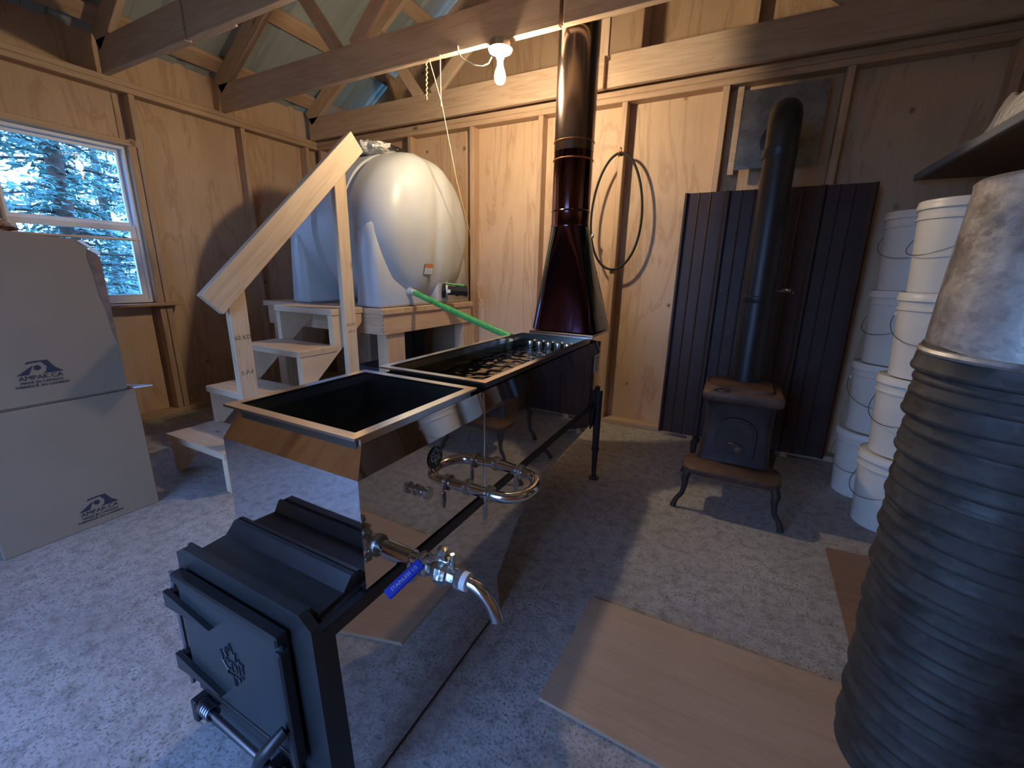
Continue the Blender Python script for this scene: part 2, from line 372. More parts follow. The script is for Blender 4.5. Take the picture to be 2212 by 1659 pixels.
# gable above, set back over the soffit board
wg = struct('wall_gable', (0, 3.60, HT))
board('soffit_board', (XL, 3.44, HT + .07), (XR, 3.44, HT + .07), .34, .016, 'ply', wg)
RZ, RS, RX = 2.60, .63, -1.0        # roof underside at the left wall, slope, ridge x
def roof_z(x): return RZ + RS * ((x - XL) if x < RX else (2 * RX - x - XL))
gx = [-3.28, -2.70, -2.09, -1.455, -.84, -.135, .48, 1.09, 1.66]
for x in gx: board('gable_stud', (x, 3.645, HT + .08), (x, 3.645, roof_z(x) - .02), .038, D, 'stud', wg, up=(0, 1, 0))
ge = [XL + .02] + gx + [XR - .02]
for a, b in zip(ge, ge[1:]):
    bm = bmesh.new()
    top = [(a + .002, roof_z(a) + .01)]
    if a < RX < b: top.append((RX, roof_z(RX) + .01))
    top.append((b - .002, roof_z(b) + .01))
    poly_ = [(b - .002, HT + .06), (a + .002, HT + .06)] + top
    # local X of this panel runs up the sheet so the grain is vertical
    add_prism(bm, [(z - 3.0, -(x - (a + b) / 2)) for x, z in poly_], 'z', -.007, .007)
    me = mesh_from(bm, 'gable_panel'); o = link('gable_panel', me, 'ply', None)
    o.parent = wg; mw = Matrix(((0, -1, 0, (a + b) / 2), (0, 0, -1, 3.70), (1, 0, 0, 3.0), (0, 0, 0, 1))); o.matrix_basis = parent_world(wg).inverted() @ mw

# left wall with its window
wl = struct('wall_left', (XL, 0, 0))
WY0, WY1, WZ0, WZ1 = .955, 1.625, .875, 1.93
ly = [-.35, .26, .87, 1.70, 2.455, 3.07]
for y in ly: board('stud', (XL - D / 2, y, .038), (XL - D / 2, y, HT - .07), D, .038, 'stud', wl, up=(0, 1, 0))
board('stud', (XL - D / 2, .913, .038), (XL - D / 2, .913, HT - .07), D, .038, 'stud', wl, up=(0, 1, 0))
board('stud', (XL - D / 2, 1.657, .038), (XL - D / 2, 1.657, WZ0 - .05), D, .038, 'stud', wl, up=(0, 1, 0))
board('stud', (XL - D / 2, 1.657, WZ0 - .05), (XL - D / 2, 1.657, WZ1 + .05), D, .038, 'stud', wl, up=(0, 1, 0))
board('bottom_plate', (XL - D / 2, YF, .019), (XL - D / 2, YB, .019), D + .02, .038, 'stud', wl)
board('top_plate', (XL - D / 2, YF, HT - .05), (XL - D / 2, YB, HT - .05), D, .036, 'stud', wl)
board('top_plate', (XL - D / 2, YF, HT - .013), (XL - D / 2, YB, HT - .013), D, .036, 'stud', wl)
board('header', (XL - D / 2, WY0 - .06, WZ1 + .022), (XL - D / 2, WY1 + .06, WZ1 + .022), D, .038, 'stud', wl)
def pl(y0, y1, z0, z1):
    bx_ = XL - D - .008
    if (z1 - z0) > .3: board('plywood_panel', (bx_, (y0 + y1) / 2, z0), (bx_, (y0 + y1) / 2, z1), y1 - y0 - .003, .014, 'ply', wl, up=(1, 0, 0))
    else: board('plywood_panel', (bx_, y0, (z0 + z1) / 2), (bx_, y1, (z0 + z1) / 2), z1 - z0, .014, 'ply', wl, up=(1, 0, 0))
for a, b in ((YF - .1, -.35), (-.35, .26), (.26, WY0), (WY1, 2.455), (2.455, YB + .1)): pl(a, b, 0, HT + .27)
pl(WY0, WY1, 0, WZ0); pl(WY0, WY1, WZ1, HT + .27)
sx_ = XL - D - .017
for a_, b_, c_, d_ in ((YF - .12, WY0 - .01, 0, HT + .27), (WY1 + .01, YB + .12, 0, HT + .27), (WY0 - .01, WY1 + .01, 0, WZ0 - .01), (WY0 - .01, WY1 + .01, WZ1 + .01, HT + .27)):
    box('light_seal_sheet', (sx_ - .012, a_, c_), (sx_, b_, d_), 'ply_brown', wl)  # added backing out of view, keeps sky light out of the gaps
w1 = struct('window_1', (XL - .05, (WY0 + WY1) / 2, WZ0))
fx0, fx1 = XL - .11, XL - .035
def ring(name, y0, y1, z0, z1, t, x0, x1, mat, parent):
    bm = bmesh.new()
    add_box(bm, (x0, y0, z0), (x1, y0 + t, z1)); add_box(bm, (x0, y1 - t, z0), (x1, y1, z1))
    add_box(bm, (x0, y0 + t, z0), (x1, y1 - t, z0 + t)); add_box(bm, (x0, y0 + t, z1 - t), (x1, y1 - t, z1))
    return obj(name, bm, mat, parent)
ring('window_frame', WY0, WY1, WZ0, WZ1, .022, fx0, fx1, 'white', w1)
zm = 1.39
ring('upper_sash', WY0 + .022, WY1 - .022, zm + .02, WZ1 - .022, .022, XL - .10, XL - .078, 'white', w1)
ring('lower_sash', WY0 + .022, WY1 - .022, WZ0 + .022, zm + .018, .036, XL - .075, XL - .05, 'white', w1)
box('pane', (XL - .091, WY0 + .04, zm + .03), (XL - .088, WY1 - .04, WZ1 - .04), 'glass', w1)
box('pane', (XL - .064, WY0 + .05, WZ0 + .05), (XL - .061, WY1 - .05, zm - .01), 'glass', w1)
board('window_sill', (XL - .02, WY0 - .05, WZ0 - .016), (XL - .02, 1.79, WZ0 - .016), .15, .02, 'stud', w1)
board('jamb_trim', (XL - .045, WY1 + .008, WZ0 - .01), (XL - .045, WY1 + .008, WZ1 + .02), .014, .10, 'pine', w1, up=(1, 0, 0))
board('jamb_trim', (XL - .02, WY0 - .008, WZ0 - .01), (XL - .02, WY0 - .008, WZ1 + .02), .014, .14, 'pine', w1, up=(1, 0, 0))
board('head_trim', (XL - .035, WY0 - .02, WZ1 + .006), (XL - .035, WY1 + .02, WZ1 + .006), .11, .012, 'pine', w1)

# right and front walls (outside the frame); the front wall has the open doorway that lets the daylight in
wr = struct('wall_right', (XR, 0, 0))
for y in (-.6, .0, .61, 1.22, 1.83, 2.44, 3.05): board('stud', (XR + D / 2, y, .038), (XR + D / 2, y, HT), D, .038, 'stud', wr, up=(0, 1, 0))
for a, b in ((YF - .1, .2), (.2, 1.42), (1.42, YB + .1)): board('plywood_panel', (XR + D + .008, (a + b) / 2, 0), (XR + D + .008, (a + b) / 2, HT + .25), b - a - .003, .014, 'ply', wr, up=(1, 0, 0))
wf = struct('wall_front', (0, YF, 0))
DX0, DX1, DZ = -1.85, -.45, 2.0
for a, b in ((XL - .1, -3.0), (-3.0, DX0), (DX1, .75), (.75, XR + .1)): board('plywood_panel', ((a + b) / 2, YF - D - .008, 0), ((a + b) / 2, YF - D - .008, HT + .1), b - a, .014, 'ply', wf, up=(0, 1, 0))
board('plywood_panel', (DX0, YF - D - .008, (DZ + HT) / 2 + .05), (DX1, YF - D - .008, (DZ + HT) / 2 + .05), HT - DZ + .1, .014, 'ply', wf, up=(0, 1, 0))
for x in (DX0 - .02, DX1 + .02, XL + .02, -3.0, .75, 1.3): board('stud', (x, YF - D / 2, .0), (x, YF - D / 2, HT), .038, D, 'stud', wf, up=(0, 1, 0))
bm = bmesh.new(); add_prism(bm, [(XL - .1, HT + .1), (XR + .1, HT + .1), (XR + .1, roof_z(XR) + .02), (RX, roof_z(RX) + .02), (XL - .1, RZ - .04)], 'y', YF - .11, YF - .09)
obj('gable_panel', bm, 'ply', wf)
d1 = box('door_1', (DX0 - .05, YF - 1.05, .01), (DX0 - .01, YF - .10, DZ), 'pine'); d1['kind'] = 'structure'

# roof: ribbed steel sheets over purlins over trusses
rf = struct('ceiling', (RX, 1.0, roof_z(RX)))
sl = math.atan(RS); cs, sn = math.cos(sl), math.sin(sl)
def roof_sheet(y0, y1, left):
    L = (RX - XL + .45) / cs; ns = 12; prof = []
    w = y1 - y0; k = 4
    y = 0
    for i in range(k):
        p = w / k
        prof += [(i * p, 0.0), (i * p + .022, .020), (i * p + .048, .020), (i * p + .07, 0), (i * p + .125, 0), (i * p + .133, .004), (i * p + .141, 0)]
    prof.append((w, 0))
    bm = bmesh.new(); A = []; B = []
    for (yy, h) in prof:
        for lst, s in ((A, 0.0), (B, L)):
            # distance s down the slope from the ridge
            x = RX - s * cs if left else RX + s * cs; z = roof_z(RX) + .045 - s * sn
            nx = -sn if left else sn
            lst.append(bm.verts.new((x + nx * h, y0 + yy, z + cs * h)))
    for i in range(len(prof) - 1): bm.faces.new((A[i], A[i + 1], B[i + 1], B[i]))
    o = obj('roof_sheet', bm, 'roof', rf)
    return o
ys = -1.15
while ys < 3.8:
    roof_sheet(ys, ys + .914, True); roof_sheet(ys, ys + .914, False); ys += .914
for sgn in (-1, 1):
    for xx in (.08, .62, 1.20, 1.78, 2.32, 2.80):
        x = RX + sgn * xx; z = roof_z(x) + .018
        up = Vector((sgn * sn, 0, cs))
        board('purlin', (x, -1.1, z), (x, 3.69, z), .115, .036, 'stud', rf, up=up)

# trusses
CH = .19
def truss(y, label, label_gap=None, lower=HT):
    t = thing('roof_truss', label, 'truss', (RX, y, lower), 'roof trusses')
    zc = lower + CH / 2
    if label_gap is None: board('bottom_chord', (XL, y, zc), (XR, y, zc), .038, CH, 'truss', t)
    else:
        g0, g1 = label_gap
        board('bottom_chord', (XL, y, zc), (g0, y, zc), .038, CH, 'truss', t); board('bottom_chord', (g1, y, zc), (XR, y, zc), .038, CH, 'truss', t)
        board('splice_board', (g0 - .35, y + .037, zc), (g1 + .35, y + .037, zc), .030, CH * .86, 'truss', t)
    hz = .14 / cs
    for s in (-1, 1):
        e = XL if s < 0 else XR
        za = roof_z(e if s < 0 else XR) - hz / 2; zb = roof_z(RX) - hz / 2
        board('top_chord', (e, y, max(za, lower + .16)), (RX, y, zb), .038, .14, 'truss', t)
        board('web', (RX + s * 1.38, y + .002, lower + CH - .01), (RX + s * .25, y + .002, lower + CH + .92), .030, .10, 'truss', t)
        board('web', (RX + s * 1.52, y - .001, lower + CH - .01), (RX + s * 1.95, y - .001, roof_z(RX - 1.95) - .10), .030, .089, 'truss', t)
    board('king_post', (RX, y, lower + CH), (RX, y, roof_z(RX) - .1), .034, .089, 'truss', t, up=(1, 0, 0))
    return t
truss(.84, 'rough pine roof truss spanning above the camera, nearest of the four')
truss(1.58, 'pine roof truss ending above the window, nearest one in view', (-2.86, -2.84))
t2 = truss(2.315, 'pine roof truss that carries the lit bulb', (-.965, -.945))
truss(3.13, 'pine roof truss lying along the top of the back wall', (-.975, -.937))

# ================================================================== EVAPORATOR
EX0, EX1 = -1.115, -.640
ev = thing('maple_evaporator', 'mirror-polished stainless maple syrup evaporator with black firebox door, standing mid-room', 'evaporator', (-.88, 1.3, 0))
EY0, EYB, EYR = .558, 1.06, 2.33
# upper housing
def housing(name, y0, y1, zt0=.455):
    bm = bmesh.new()
    zc, zb = .718, .785
    i = .030
    fy = i if y0 < 1 else 0; by = i if y1 > 2 else 0
    pts_b = [(EX0, y0, zt0), (EX1, y0, zt0), (EX1, y1, zt0), (EX0, y1, zt0)]
    pts_c = [(EX0, y0, zc), (EX1, y0, zc), (EX1, y1, zc), (EX0, y1, zc)]
    pts_t = [(EX0 + i, y0 + fy, zb), (EX1 - i * .5, y0 + fy, zb), (EX1 - i * .5, y1 - by, zb), (EX0 + i, y1 - by, zb)]
    V = [[bm.verts.new(p) for p in q] for q in (pts_b, pts_c, pts_t)]
    for a, b in zip(V, V[1:]):
        for k in range(4): bm.faces.new((a[k], a[(k + 1) % 4], b[(k + 1) % 4], b[k]))
    return obj(name, bm, 'mirror', ev)
housing('front_housing', EY0, EYB)
housing('rear_housing', EYB, EYR, .445)
tube('seam_strip', [(EX1 + .001, EYB, .46), (EX1 + .001, EYB, .718), (EX1 - .004, EYB, .785)], .0025, 'mirror_rim', ev, 6)
# pans: flange, wall, dark basin
def pan(name, x0, x1, y0, y1, z, inner, lip=.026, depth=.15):
    bm = bmesh.new()
    add_box(bm, (x0, y0, z - .006), (x1, y0 + lip, z)); add_box(bm, (x0, y1 - lip, z - .006), (x1, y1, z))
    add_box(bm, (x0, y0 + lip, z - .006), (x0 + lip, y1 - lip, z)); add_box(bm, (x1 - lip, y0 + lip, z - .006), (x1, y1 - lip, z))
    p = obj(name, bm, 'mirror_rim', ev)
    bm = bmesh.new(); q = lip
    A = [(x0 + q, y0 + q), (x1 - q, y0 + q), (x1 - q, y1 - q), (x0 + q, y1 - q)]
    ta = [bm.verts.new((a, b, z - .004)) for a, b in A]; tb = [bm.verts.new((a, b, z - depth)) for a, b in A]
    for k in range(4): bm.faces.new((ta[k], ta[(k + 1) % 4], tb[(k + 1) % 4], tb[k]))
    bm.faces.new(tb)
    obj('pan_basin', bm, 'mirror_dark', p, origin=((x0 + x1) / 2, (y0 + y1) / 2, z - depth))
    bm = bmesh.new(); o2 = .026; q2 = .016
    add_box(bm, (x0 + o2, y0 + o2 + .004, z - .032), (x1 - q2, y0 + o2 + .008, z - .006)); add_box(bm, (x1 - q2 - .004, y0 + o2 + .008, z - .032), (x1 - q2, y1 - .01, z - .006))
    add_box(bm, (x0 + o2, y0 + o2 + .008, z - .032), (x0 + o2 + .004, y1 - .01, z - .006)); add_box(bm, (x0 + o2 + .004, y1 - .014, z - .032), (x1 - q2 - .004, y1 - .010, z - .006))
    obj('pan_skirt', bm, 'mirror_rim', p)
    return p
p1 = pan('front_pan', -1.090, -.640, .557, 1.018, .812, 0)
p2 = pan('rear_pan', -1.082, -.645, 1.072, 2.19, .814, 0)
bm = bmesh.new()
bmesh.ops.create_grid(bm, x_segments=60, y_segments=120, size=.5)
for v in bm.verts:
    x = -1.05 + (v.co.x + .5) * .375; y = 1.105 + (v.co.y + .5) * 1.05
    cr_ = .0016 * math.sin((x * 1.0 + y * .35) * 110 + 2.5 * math.sin(y * 9)) + .003 * math.sin(y * 9 + x * 14)
    v.co = Vector((x, y, .735 + cr_ + .02 * max(0, (y - 1.9))))
obj('plastic_film', bm, 'foil', p2, True, ang=80)
for k in range(6):   # fittings at the far end of the rear pan
    lathe('float_fitting', [(.012, 0), (.014, .01), (.014, .03), (.008, .036)], (-.99 + k * .055, 2.13, .74), (0, 0, 1), 'valve', p2, 10)
# lower arch: firebox with mirrored cladding
SX = EX1 - .004
side = [(.445, .015), (1.085, .015), (1.085, .125), (1.30, .262), (1.50, .318), (2.33, .335), (2.33, .415), (.445, .415)]
bm = bmesh.new()
for x in (SX, EX0 + .004):
    vs = [bm.verts.new((x, y, z)) for y, z in side]; bm.faces.new(vs if x == SX else vs[::-1])
bm.faces.ensure_lookup_table()
obj('side_cladding', bm, 'mirror', ev)
bm = bmesh.new()
add_prism(bm, [(y, z) for y, z in [(.45, .005), (1.08, .005), (1.08, .12), (1.30, .258), (1.50, .314), (2.32, .331), (2.32, .44), (.45, .44)]], 'x', EX0 + .006, SX - .002)
obj('arch_body', bm, 'black_steel', ev)
bm = bmesh.new()
for x0, x1 in ((EX1 - .022, EX1 + .004), (EX0 - .004, EX0 + .022)):
    add_box(bm, (x0, .43, .415), (x1, 2.335, .447), .003)
    add_box(bm, (x0, .425, .0), (x1 - .002, .47, .44), .003)
obj('angle_iron_rail', bm, 'black_steel', ev)
box('rear_plate', (EX0 + .01, 2.318, .33), (EX1 - .005, 2.334, .78), 'black_steel', ev)
# black deck in front of the housing
deck = prism('firebox_deck', [(.430, .44), (.436, .486), (.444, .486), (.460, .456), (.522, .460), (.546, .488), (.556, .490), (.560, .484), (.567, .484), (.567, .44)], 'x', EX0 + .01, EX1 - .03, 'black_steel', ev)
prism('deck_gusset', [(.46, .444), (.56, .445), (.56, .452)], 'x', EX1 - .032, EX1 - .020, 'lever_steel', deck)
# front frame and doors
fr_ = prism('front_frame', [(EX0 - .002, 0), (EX1 + .004, 0), (EX1 + .004, .465), (EX1 - .03, .490), (EX0 + .03, .492), (EX0 - .002, .472)], 'y', .415, .435, 'black_steel', ev)
door_d = .045
FY = .413
dr = box('firebox_door', (EX0 + .03, FY - .022, .165), (EX1 - .062, FY, .438), 'black_door', ev, .004)
box('door_lip', (EX0 + .028, FY - .032, .424), (EX1 - .058, FY - .004, .448), 'black_steel', dr, .004)
box('door_lip', (EX1 - .078, FY - .030, .15), (EX1 - .058, FY - .004, .41), 'black_steel', dr, .004)
lathe('hinge_rod', [(.006, 0), (.006, .30)], (EX0 - .012, FY - .012, .125), (0, 0, 1), 'lever_steel', dr, 10)
for z in (.365, .200):
    bm = bmesh.new(); add_prism(bm, [(EX0 - .018, z + .020), (EX0 - .018, z - .020), (EX0 + .17, z - .004)], 'y', FY - .034, FY - .022)
    h = obj('hinge_strap', bm, 'black_steel', dr)
    lathe('hinge_knuckle', [(.010, 0), (.013, .004), (.013, .028), (.010, .032)], (EX0 - .012, FY - .012, z - .016), (0, 0, 1), 'black_rough', h, 12)
# embossed maple leaf and lettering
cx, cz = (EX0 + EX1) / 2 - .015, .290
leaf = [(0, 1), (.18, .62), (.42, .72), (.36, .30), (.62, .52), (.70, .38), (1, .40), (.86, .12), (.96, .02), (.50, -.30), (.56, -.48), (.08, -.40), (.06, -.85), (-.06, -.85), (-.08, -.40), (-.56, -.48), (-.50, -.30), (-.96, .02), (-.86, .12), (-1, .40), (-.70, .38), (-.62, .52), (-.36, .30), (-.42, .72), (-.18, .62)]
n_ = len(leaf)
lp = [Vector((cx + u_ * .042, FY - .0235, cz + v_ * .055)) for u_, v_ in leaf]
bm = bmesh.new(); add_tube(bm, lp, .0016, 5, closed=True)
obj('embossed_leaf', bm, 'black_steel', dr)
text('embossed_lettering', 'CDL', .038, 'black_steel', frame((cx, FY - .0225, cz - .004), (1, 0, 0), (0, 0, 1)), dr, .0015)
# curved door handle
hp = [(EX1 - .070, FY - .035, .245), (EX1 - .078, FY - .060, .232), (EX1 - .100, FY - .072, .205), (EX1 - .122, FY - .070, .172), (EX1 - .130, FY - .050, .150)]
tube('door_handle', hp, [.011, .012, .012, .011, .009], 'black_steel', dr, 10)
# lower ash door and lever
dl = box('draft_door', (EX0 + .045, FY - .012, .035), (EX1 - .085, FY, .150), 'black_door', ev, .003)
box('draft_lip', (EX0 + .04, FY - .020, .142), (EX1 - .080, FY - .002, .156), 'black_steel', dl, .002)
lv = tube('draft_lever', [(EX0 + .05, FY - .035, .128), (EX1 - .11, FY - .035, .110)], .0075, 'lever_steel', ev, 12)
for xx in (EX0 + .06, EX1 - .125): box('lever_bracket', (xx - .012, FY - .048, .085), (xx + .008, FY - .002, .14), 'black_rough', lv, .003)
def coil(x0, x1, z, parent):
    pts = []; n = 60
    for i in range(n + 1):
        a = i / n * 2 * math.pi * 6; pts.append((x0 + (x1 - x0) * i / n, FY - .035 + .014 * math.cos(a), z + .014 * math.sin(a)))
    tube('coil_grip', pts, .003, 'spring', parent, 6)
coil(EX0 + .075, EX0 + .12, .127, lv); coil(EX1 - .115, EX1 - .07, .110, lv)
lathe('lever_nut', [(.012, 0), (.012, .02)], (EX1 - .07, FY - .035, .110), (1, 0, 0), 'lever_steel', lv, 6, smooth=False)
for z in (.09, .25, .425): lathe('rivet', [(.005, 0), (.004, .002)], (SX, .462, z), (1, 0, 0), 'lever_steel', ev, 8)
# the firebox walls splay a little: lower edge a few centimetres to the right and forward of the upper edge
def splay(o):
    mw_ = parent_world(o); iv = mw_.inverted(); seen = o.data
    for v in seen.vertices:
        w_ = mw_ @ v.co
        if w_.z < .44:
            t_ = 1 - w_.z / .44; w_.x += .058 * t_; w_.y -= .024 * t_ * (1.0 if w_.y < .9 else .0) ; v.co = iv @ w_
    for c_ in o.children: splay(c_)
for o_ in list(ev.children):
    if o_.name.split('.')[0] in ('side_cladding', 'arch_body', 'angle_iron_rail', 'front_frame', 'firebox_door', 'draft_door', 'draft_lever', 'rivet'): splay(o_)
# rear legs with threaded foot and bracket
for s, x in ((1, EX1 + .012), (-1, EX0 - .012)):
    lg = tube('leg', [(x + s * .0, 2.30, .50), (x + s * .018, 2.25, .22), (x + s * .030, 2.215, .04), (x + s * .032, 2.213, .008)], [.024, .020, .014, .014], 'black_rough', ev, 12)
    lathe('leg_foot', [(.030, 0), (.030, .006), (.016, .010), (.013, .03)], (x + s * .032, 2.213, 0), (0, 0, 1), 'black_rough', lg, 16)
    prism('leg_bracket', [(2.20, .30), (2.335, .33), (2.335, .52), (2.29, .52)], 'x', x - .012 * s, x - .002 * s, 'black_rough', lg)
    lathe('leg_collar', [(.022, 0), (.022, .015)], (x + s * .022, 2.238, .165), (0, 0, 1), 'black_rough', lg, 14)
# stickers
stk = lathe('brand_sticker', [(.030, 0), (.030, .001)], (EX1 + .0015, .812, .672), (1, 0, 0), 'dark_green_sticker', ev, 28, smooth=False)
mwS = frame((EX1 + .0030, .812, .672), (0, 1, 0), (0, 0, 1))
text('sticker_lettering', 'CDL', .021, 'sticker_text', mwS, stk, .0003)
bm = bmesh.new()
for i in range(n_):
    a = Vector((EX1 + .003, .812 + leaf[i][0] * .021, .676 + leaf[i][1] * .026)); b = Vector((EX1 + .003, .812 + leaf[(i + 1) % n_][0] * .021, .676 + leaf[(i + 1) % n_][1] * .026))
    if abs(a.z - .672) > .008 or abs(b.z - .672) > .008: add_tube(bm, [a, b], .0006, 4)
obj('sticker_leaf', bm, 'sticker_text', stk)
lb = box('rating_label', (EX1 + .0005, 2.215, .615), (EX1 + .0018, 2.300, .715), 'label_w', ev)
for k in range(5): box('printed_line', (EX1 + .0018, 2.225, .63 + k * .016), (EX1 + .0022, 2.285 - (k % 2) * .02, .635 + k * .016), 'ink_grey', lb)
# thermometer port plug
pg = lathe('port_plug', [(.010, 0), (.014, .004), (.014, .010), (.008, .012), (.008, .026), (.016, .027), (.016, .036)], (EX1, .742, .611), (1, 0, 0), 'valve', ev, 12)
tube('plug_tab', [(EX1 + .030, .742, .627), (EX1 + .03, .742, .595)], .004, 'valve', pg, 6)
# U-shaped transfer pipe
up = [(EX1 - .01, .965, .515), (EX1 + .03, .965, .512), (EX1 + .10, .968, .510)]
for k in range(0, 13):
    a = -math.pi / 2 + math.pi * k / 12; up.append((EX1 + .105 + .068 * math.cos(a), 1.055 + .086 * math.sin(a), .510))
up += [(EX1 + .05, 1.141, .516), (EX1 - .01, 1.141, .520)]
us = tube('transfer_pipe', up, .0165, 'chrome', ev, 18)
for cxp, cyp in ((EX1 + .075, .968), (EX1 + .085, 1.141)):
    cl = lathe('pipe_clamp', [(.018, -.010), (.025, -.008), (.025, .008), (.018, .010)], (cxp, cyp, .511), (1, 0, 0), 'valve', us, 20)
    lathe('clamp_bolt', [(.004, 0), (.004, .03), (.006, .03), (.006, .036)], (cxp, cyp - .026, .484), (0, 0, 1), 'valve', cl, 8)
    bm = bmesh.new(); add_prism(bm, [(cyp - .034, .488), (cyp - .018, .488), (cyp - .014, .455), (cyp - .022, .436), (cyp - .032, .440)], 'x', cxp - .004, cxp + .004); obj('wing_nut', bm, 'valve', cl)
for (yy, zz) in ((.965, .515), (1.141, .520)): lathe('pipe_flange', [(.024, 0), (.024, .006), (.018, .010)], (EX1, yy, zz), (1, 0, 0), 'valve', us, 20)
# draw-off tap
tp = thing_tap = lathe('drain_pipe', [(.023, 0), (.023, .045), (.017, .046), (.017, .075), (.026, .076), (.026, .090), (.019, .094)], (EX1 - .005, .668, .475), (1, 0, 0), 'chrome', ev, 24)
X0 = EX1 + .085
cp = lathe('tap_clamp', [(.027, 0), (.029, .004), (.029, .012), (.027, .016)], (X0 - .022, .668, .475), (1, 0, 0), 'valve', tp, 22)
bm = bmesh.new(); add_box(bm, (X0 - .020, .630, .452), (X0 - .008, .642, .484), .002); add_box(bm, (X0 - .022, .618, .456), (X0 - .006, .634, .470), .002); obj('clamp_screw', bm, 'valve', cp)
lathe('valve_body', [(.016, 0), (.020, .002), (.020, .018), (.026, .024), (.030, .036), (.030, .050), (.026, .060), (.021, .064), (.021, .082), (.018, .083)], (X0, .668, .474), (1, 0, 0), 'valve', tp, 8, smooth=False)
lathe('hex_nut', [(.023, 0), (.023, .014)], (X0 + .084, .668, .474), (1, 0, 0), 'valve', tp, 6, smooth=False)
lathe('white_ferrule', [(.021, 0), (.021, .014), (.017, .016)], (X0 + .099, .667, .474), (1, 0, 0), 'label_w', tp, 20)
lathe('valve_stem', [(.010, 0), (.010, .022), (.014, .023), (.014, .034), (.006, .036)], (X0 + .043, .668, .502), (0, 0, 1), 'valve', tp, 6, smooth=False)
bm = bmesh.new(); add_box(bm, (X0 + .022, .655, .506), (X0 + .064, .684, .514), .002); add_tube(bm, [(X0 + .07, .668, .49), (X0 + .07, .668, .53)], .006, 8); obj('stem_plate', bm, 'valve', tp)
sp_pts = []
for k in range(9):
    a = k / 8 * R(78); sp_pts.append((X0 + .112 + .075 * math.sin(a), .667, .474 - .085 * (1 - math.cos(a))))
bm = bmesh.new(); add_tube(bm, sp_pts, .0135, 16, cap=False); add_tube(bm, sp_pts[::-1], .0120, 16, cap=False); obj('spout', bm, 'chrome', tp, True)
# blue lever handle pointing down and toward the firebox door
h0 = Vector((X0 + .040, .660, .520)); h1 = Vector((X0 + .012, .632, .512)); h2 = Vector((X0 - .022, .555, .468))
bm = bmesh.new(); add_tube(bm, [h0, h1], .007, 8); obj('lever_shank', bm, 'valve', tp, True)
hd = (h2 - h1).normalized()
hb = board('blue_lever', h1, h2, .026, .007, 'blue', tp, up=(.35, -.2, .9), bev=.003)
mb = parent_world(hb)
text('lever_lettering', 'STAINLESS 1/2', .011, 'label_g', frame(mb @ Vector((0, 0, .0040)), -(mb.to_3x3() @ Vector((1, 0, 0))), -(mb.to_3x3() @ Vector((0, 1, 0)))), hb, .0002)

# ------------------------------------------------------------------ flue stack
st = thing('flue_stack', 'tall shiny dark stainless flue pipe rising from the rear of the evaporator', 'chimney', (-.911, 2.45, .815))
bx0, bx1, by0, by1, bz = -1.03, -.662, 2.215, 2.575, .812
pr_, pz = .108, 1.41; pc = Vector((-.911, 2.452))
bm = bmesh.new(); segs = 40; lo = []; hi = []
for k in range(segs):
    a = 2 * math.pi * (k + .5) / segs; c_, s_ = math.cos(a), math.sin(a)
    q = max(abs(c_), abs(s_)); bxx = (bx0 + bx1) / 2 + (bx1 - bx0) / 2 * c_ / q; byy = (by0 + by1) / 2 + (by1 - by0) / 2 * s_ / q
    lo.append(Vector((bxx, byy, bz + .02))); hi.append(Vector((pc.x + pr_ * c_, pc.y + pr_ * s_, pz)))
rings = []
for j in range(9):
    t = j / 8; rings.append([bm.verts.new(lo[k].lerp(hi[k], t)) for k in range(segs)])
for a, b in zip(rings, rings[1:]):
    for k in range(segs): bm.faces.new((a[k], a[(k + 1) % segs], b[(k + 1) % segs], b[k]))
obj('stack_base', bm, 'flue_base', st, True, ang=60)
bm = bmesh.new(); add_box(bm, (bx0 - .006, by0 - .006, bz), (bx1 + .006, by1 + .006, bz + .012), .002); obj('base_flange', bm, 'flue', st)
lathe('lower_pipe', [(pr_ + .001, 0), (pr_ + .003, .01), (pr_, .02), (pr_, .085), (pr_ + .004, .09), (pr_, .095), (pr_, .40)], (pc.x, pc.y, pz - .015), (0, 0, 1), 'flue_red', st, 48)
for z in (1.745, 1.835):
    lathe('pipe_seam', [(pr_, 0), (pr_ + .005, .004), (pr_, .008)], (pc.x, pc.y, z), (0, 0, 1), 'copper', st, 48)
lathe('upper_pipe', [(pr_ + .001, 0), (pr_ + .001, 2.72)], (pc.x, pc.y, 1.79), (0, 0, 1), 'flue', st, 48)
# ================================================================== PLATFORM AND TANK
PZ = .895; PX0, PX1, PY0, PY1 = -3.27, -2.02, 2.07, 3.15
pf = thing('tank_platform', 'pine lumber platform under the white tank against the back wall', 'platform', ((PX0 + PX1) / 2, 2.6, 0))
ny = 5
for k in range(ny):
    a = PY0 + (PY1 - PY0) * k / ny; b = PY0 + (PY1 - PY0) * (k + 1) / ny
    board('deck_board', (PX0, (a + b) / 2, PZ - .019), (PX1, (a + b) / 2, PZ - .019), b - a - .003, .038, 'pine', pf)
board('rim_joist', (PX0 + .04, PY0 + .03, PZ - .105), (PX1 - .04, PY0 + .03, PZ - .105), .038, .135, 'pine', pf)
board('rim_joist', (PX1 - .02 - .012, PY0 + .011, PZ - .105), (PX1 - .032, PY1 - .01, PZ - .105), .038, .135, 'pine', pf)
board('rim_joist', (PX0 + .03, PY0 + .06, PZ - .105), (PX0 + .03, PY1 - .01, PZ - .105), .038, .135, 'stud', pf)
board('rim_joist', (PX0 + .06, PY1 - .03, PZ - .105), (PX1 - .06, PY1 - .03, PZ - .105), .038, .135, 'stud', pf)
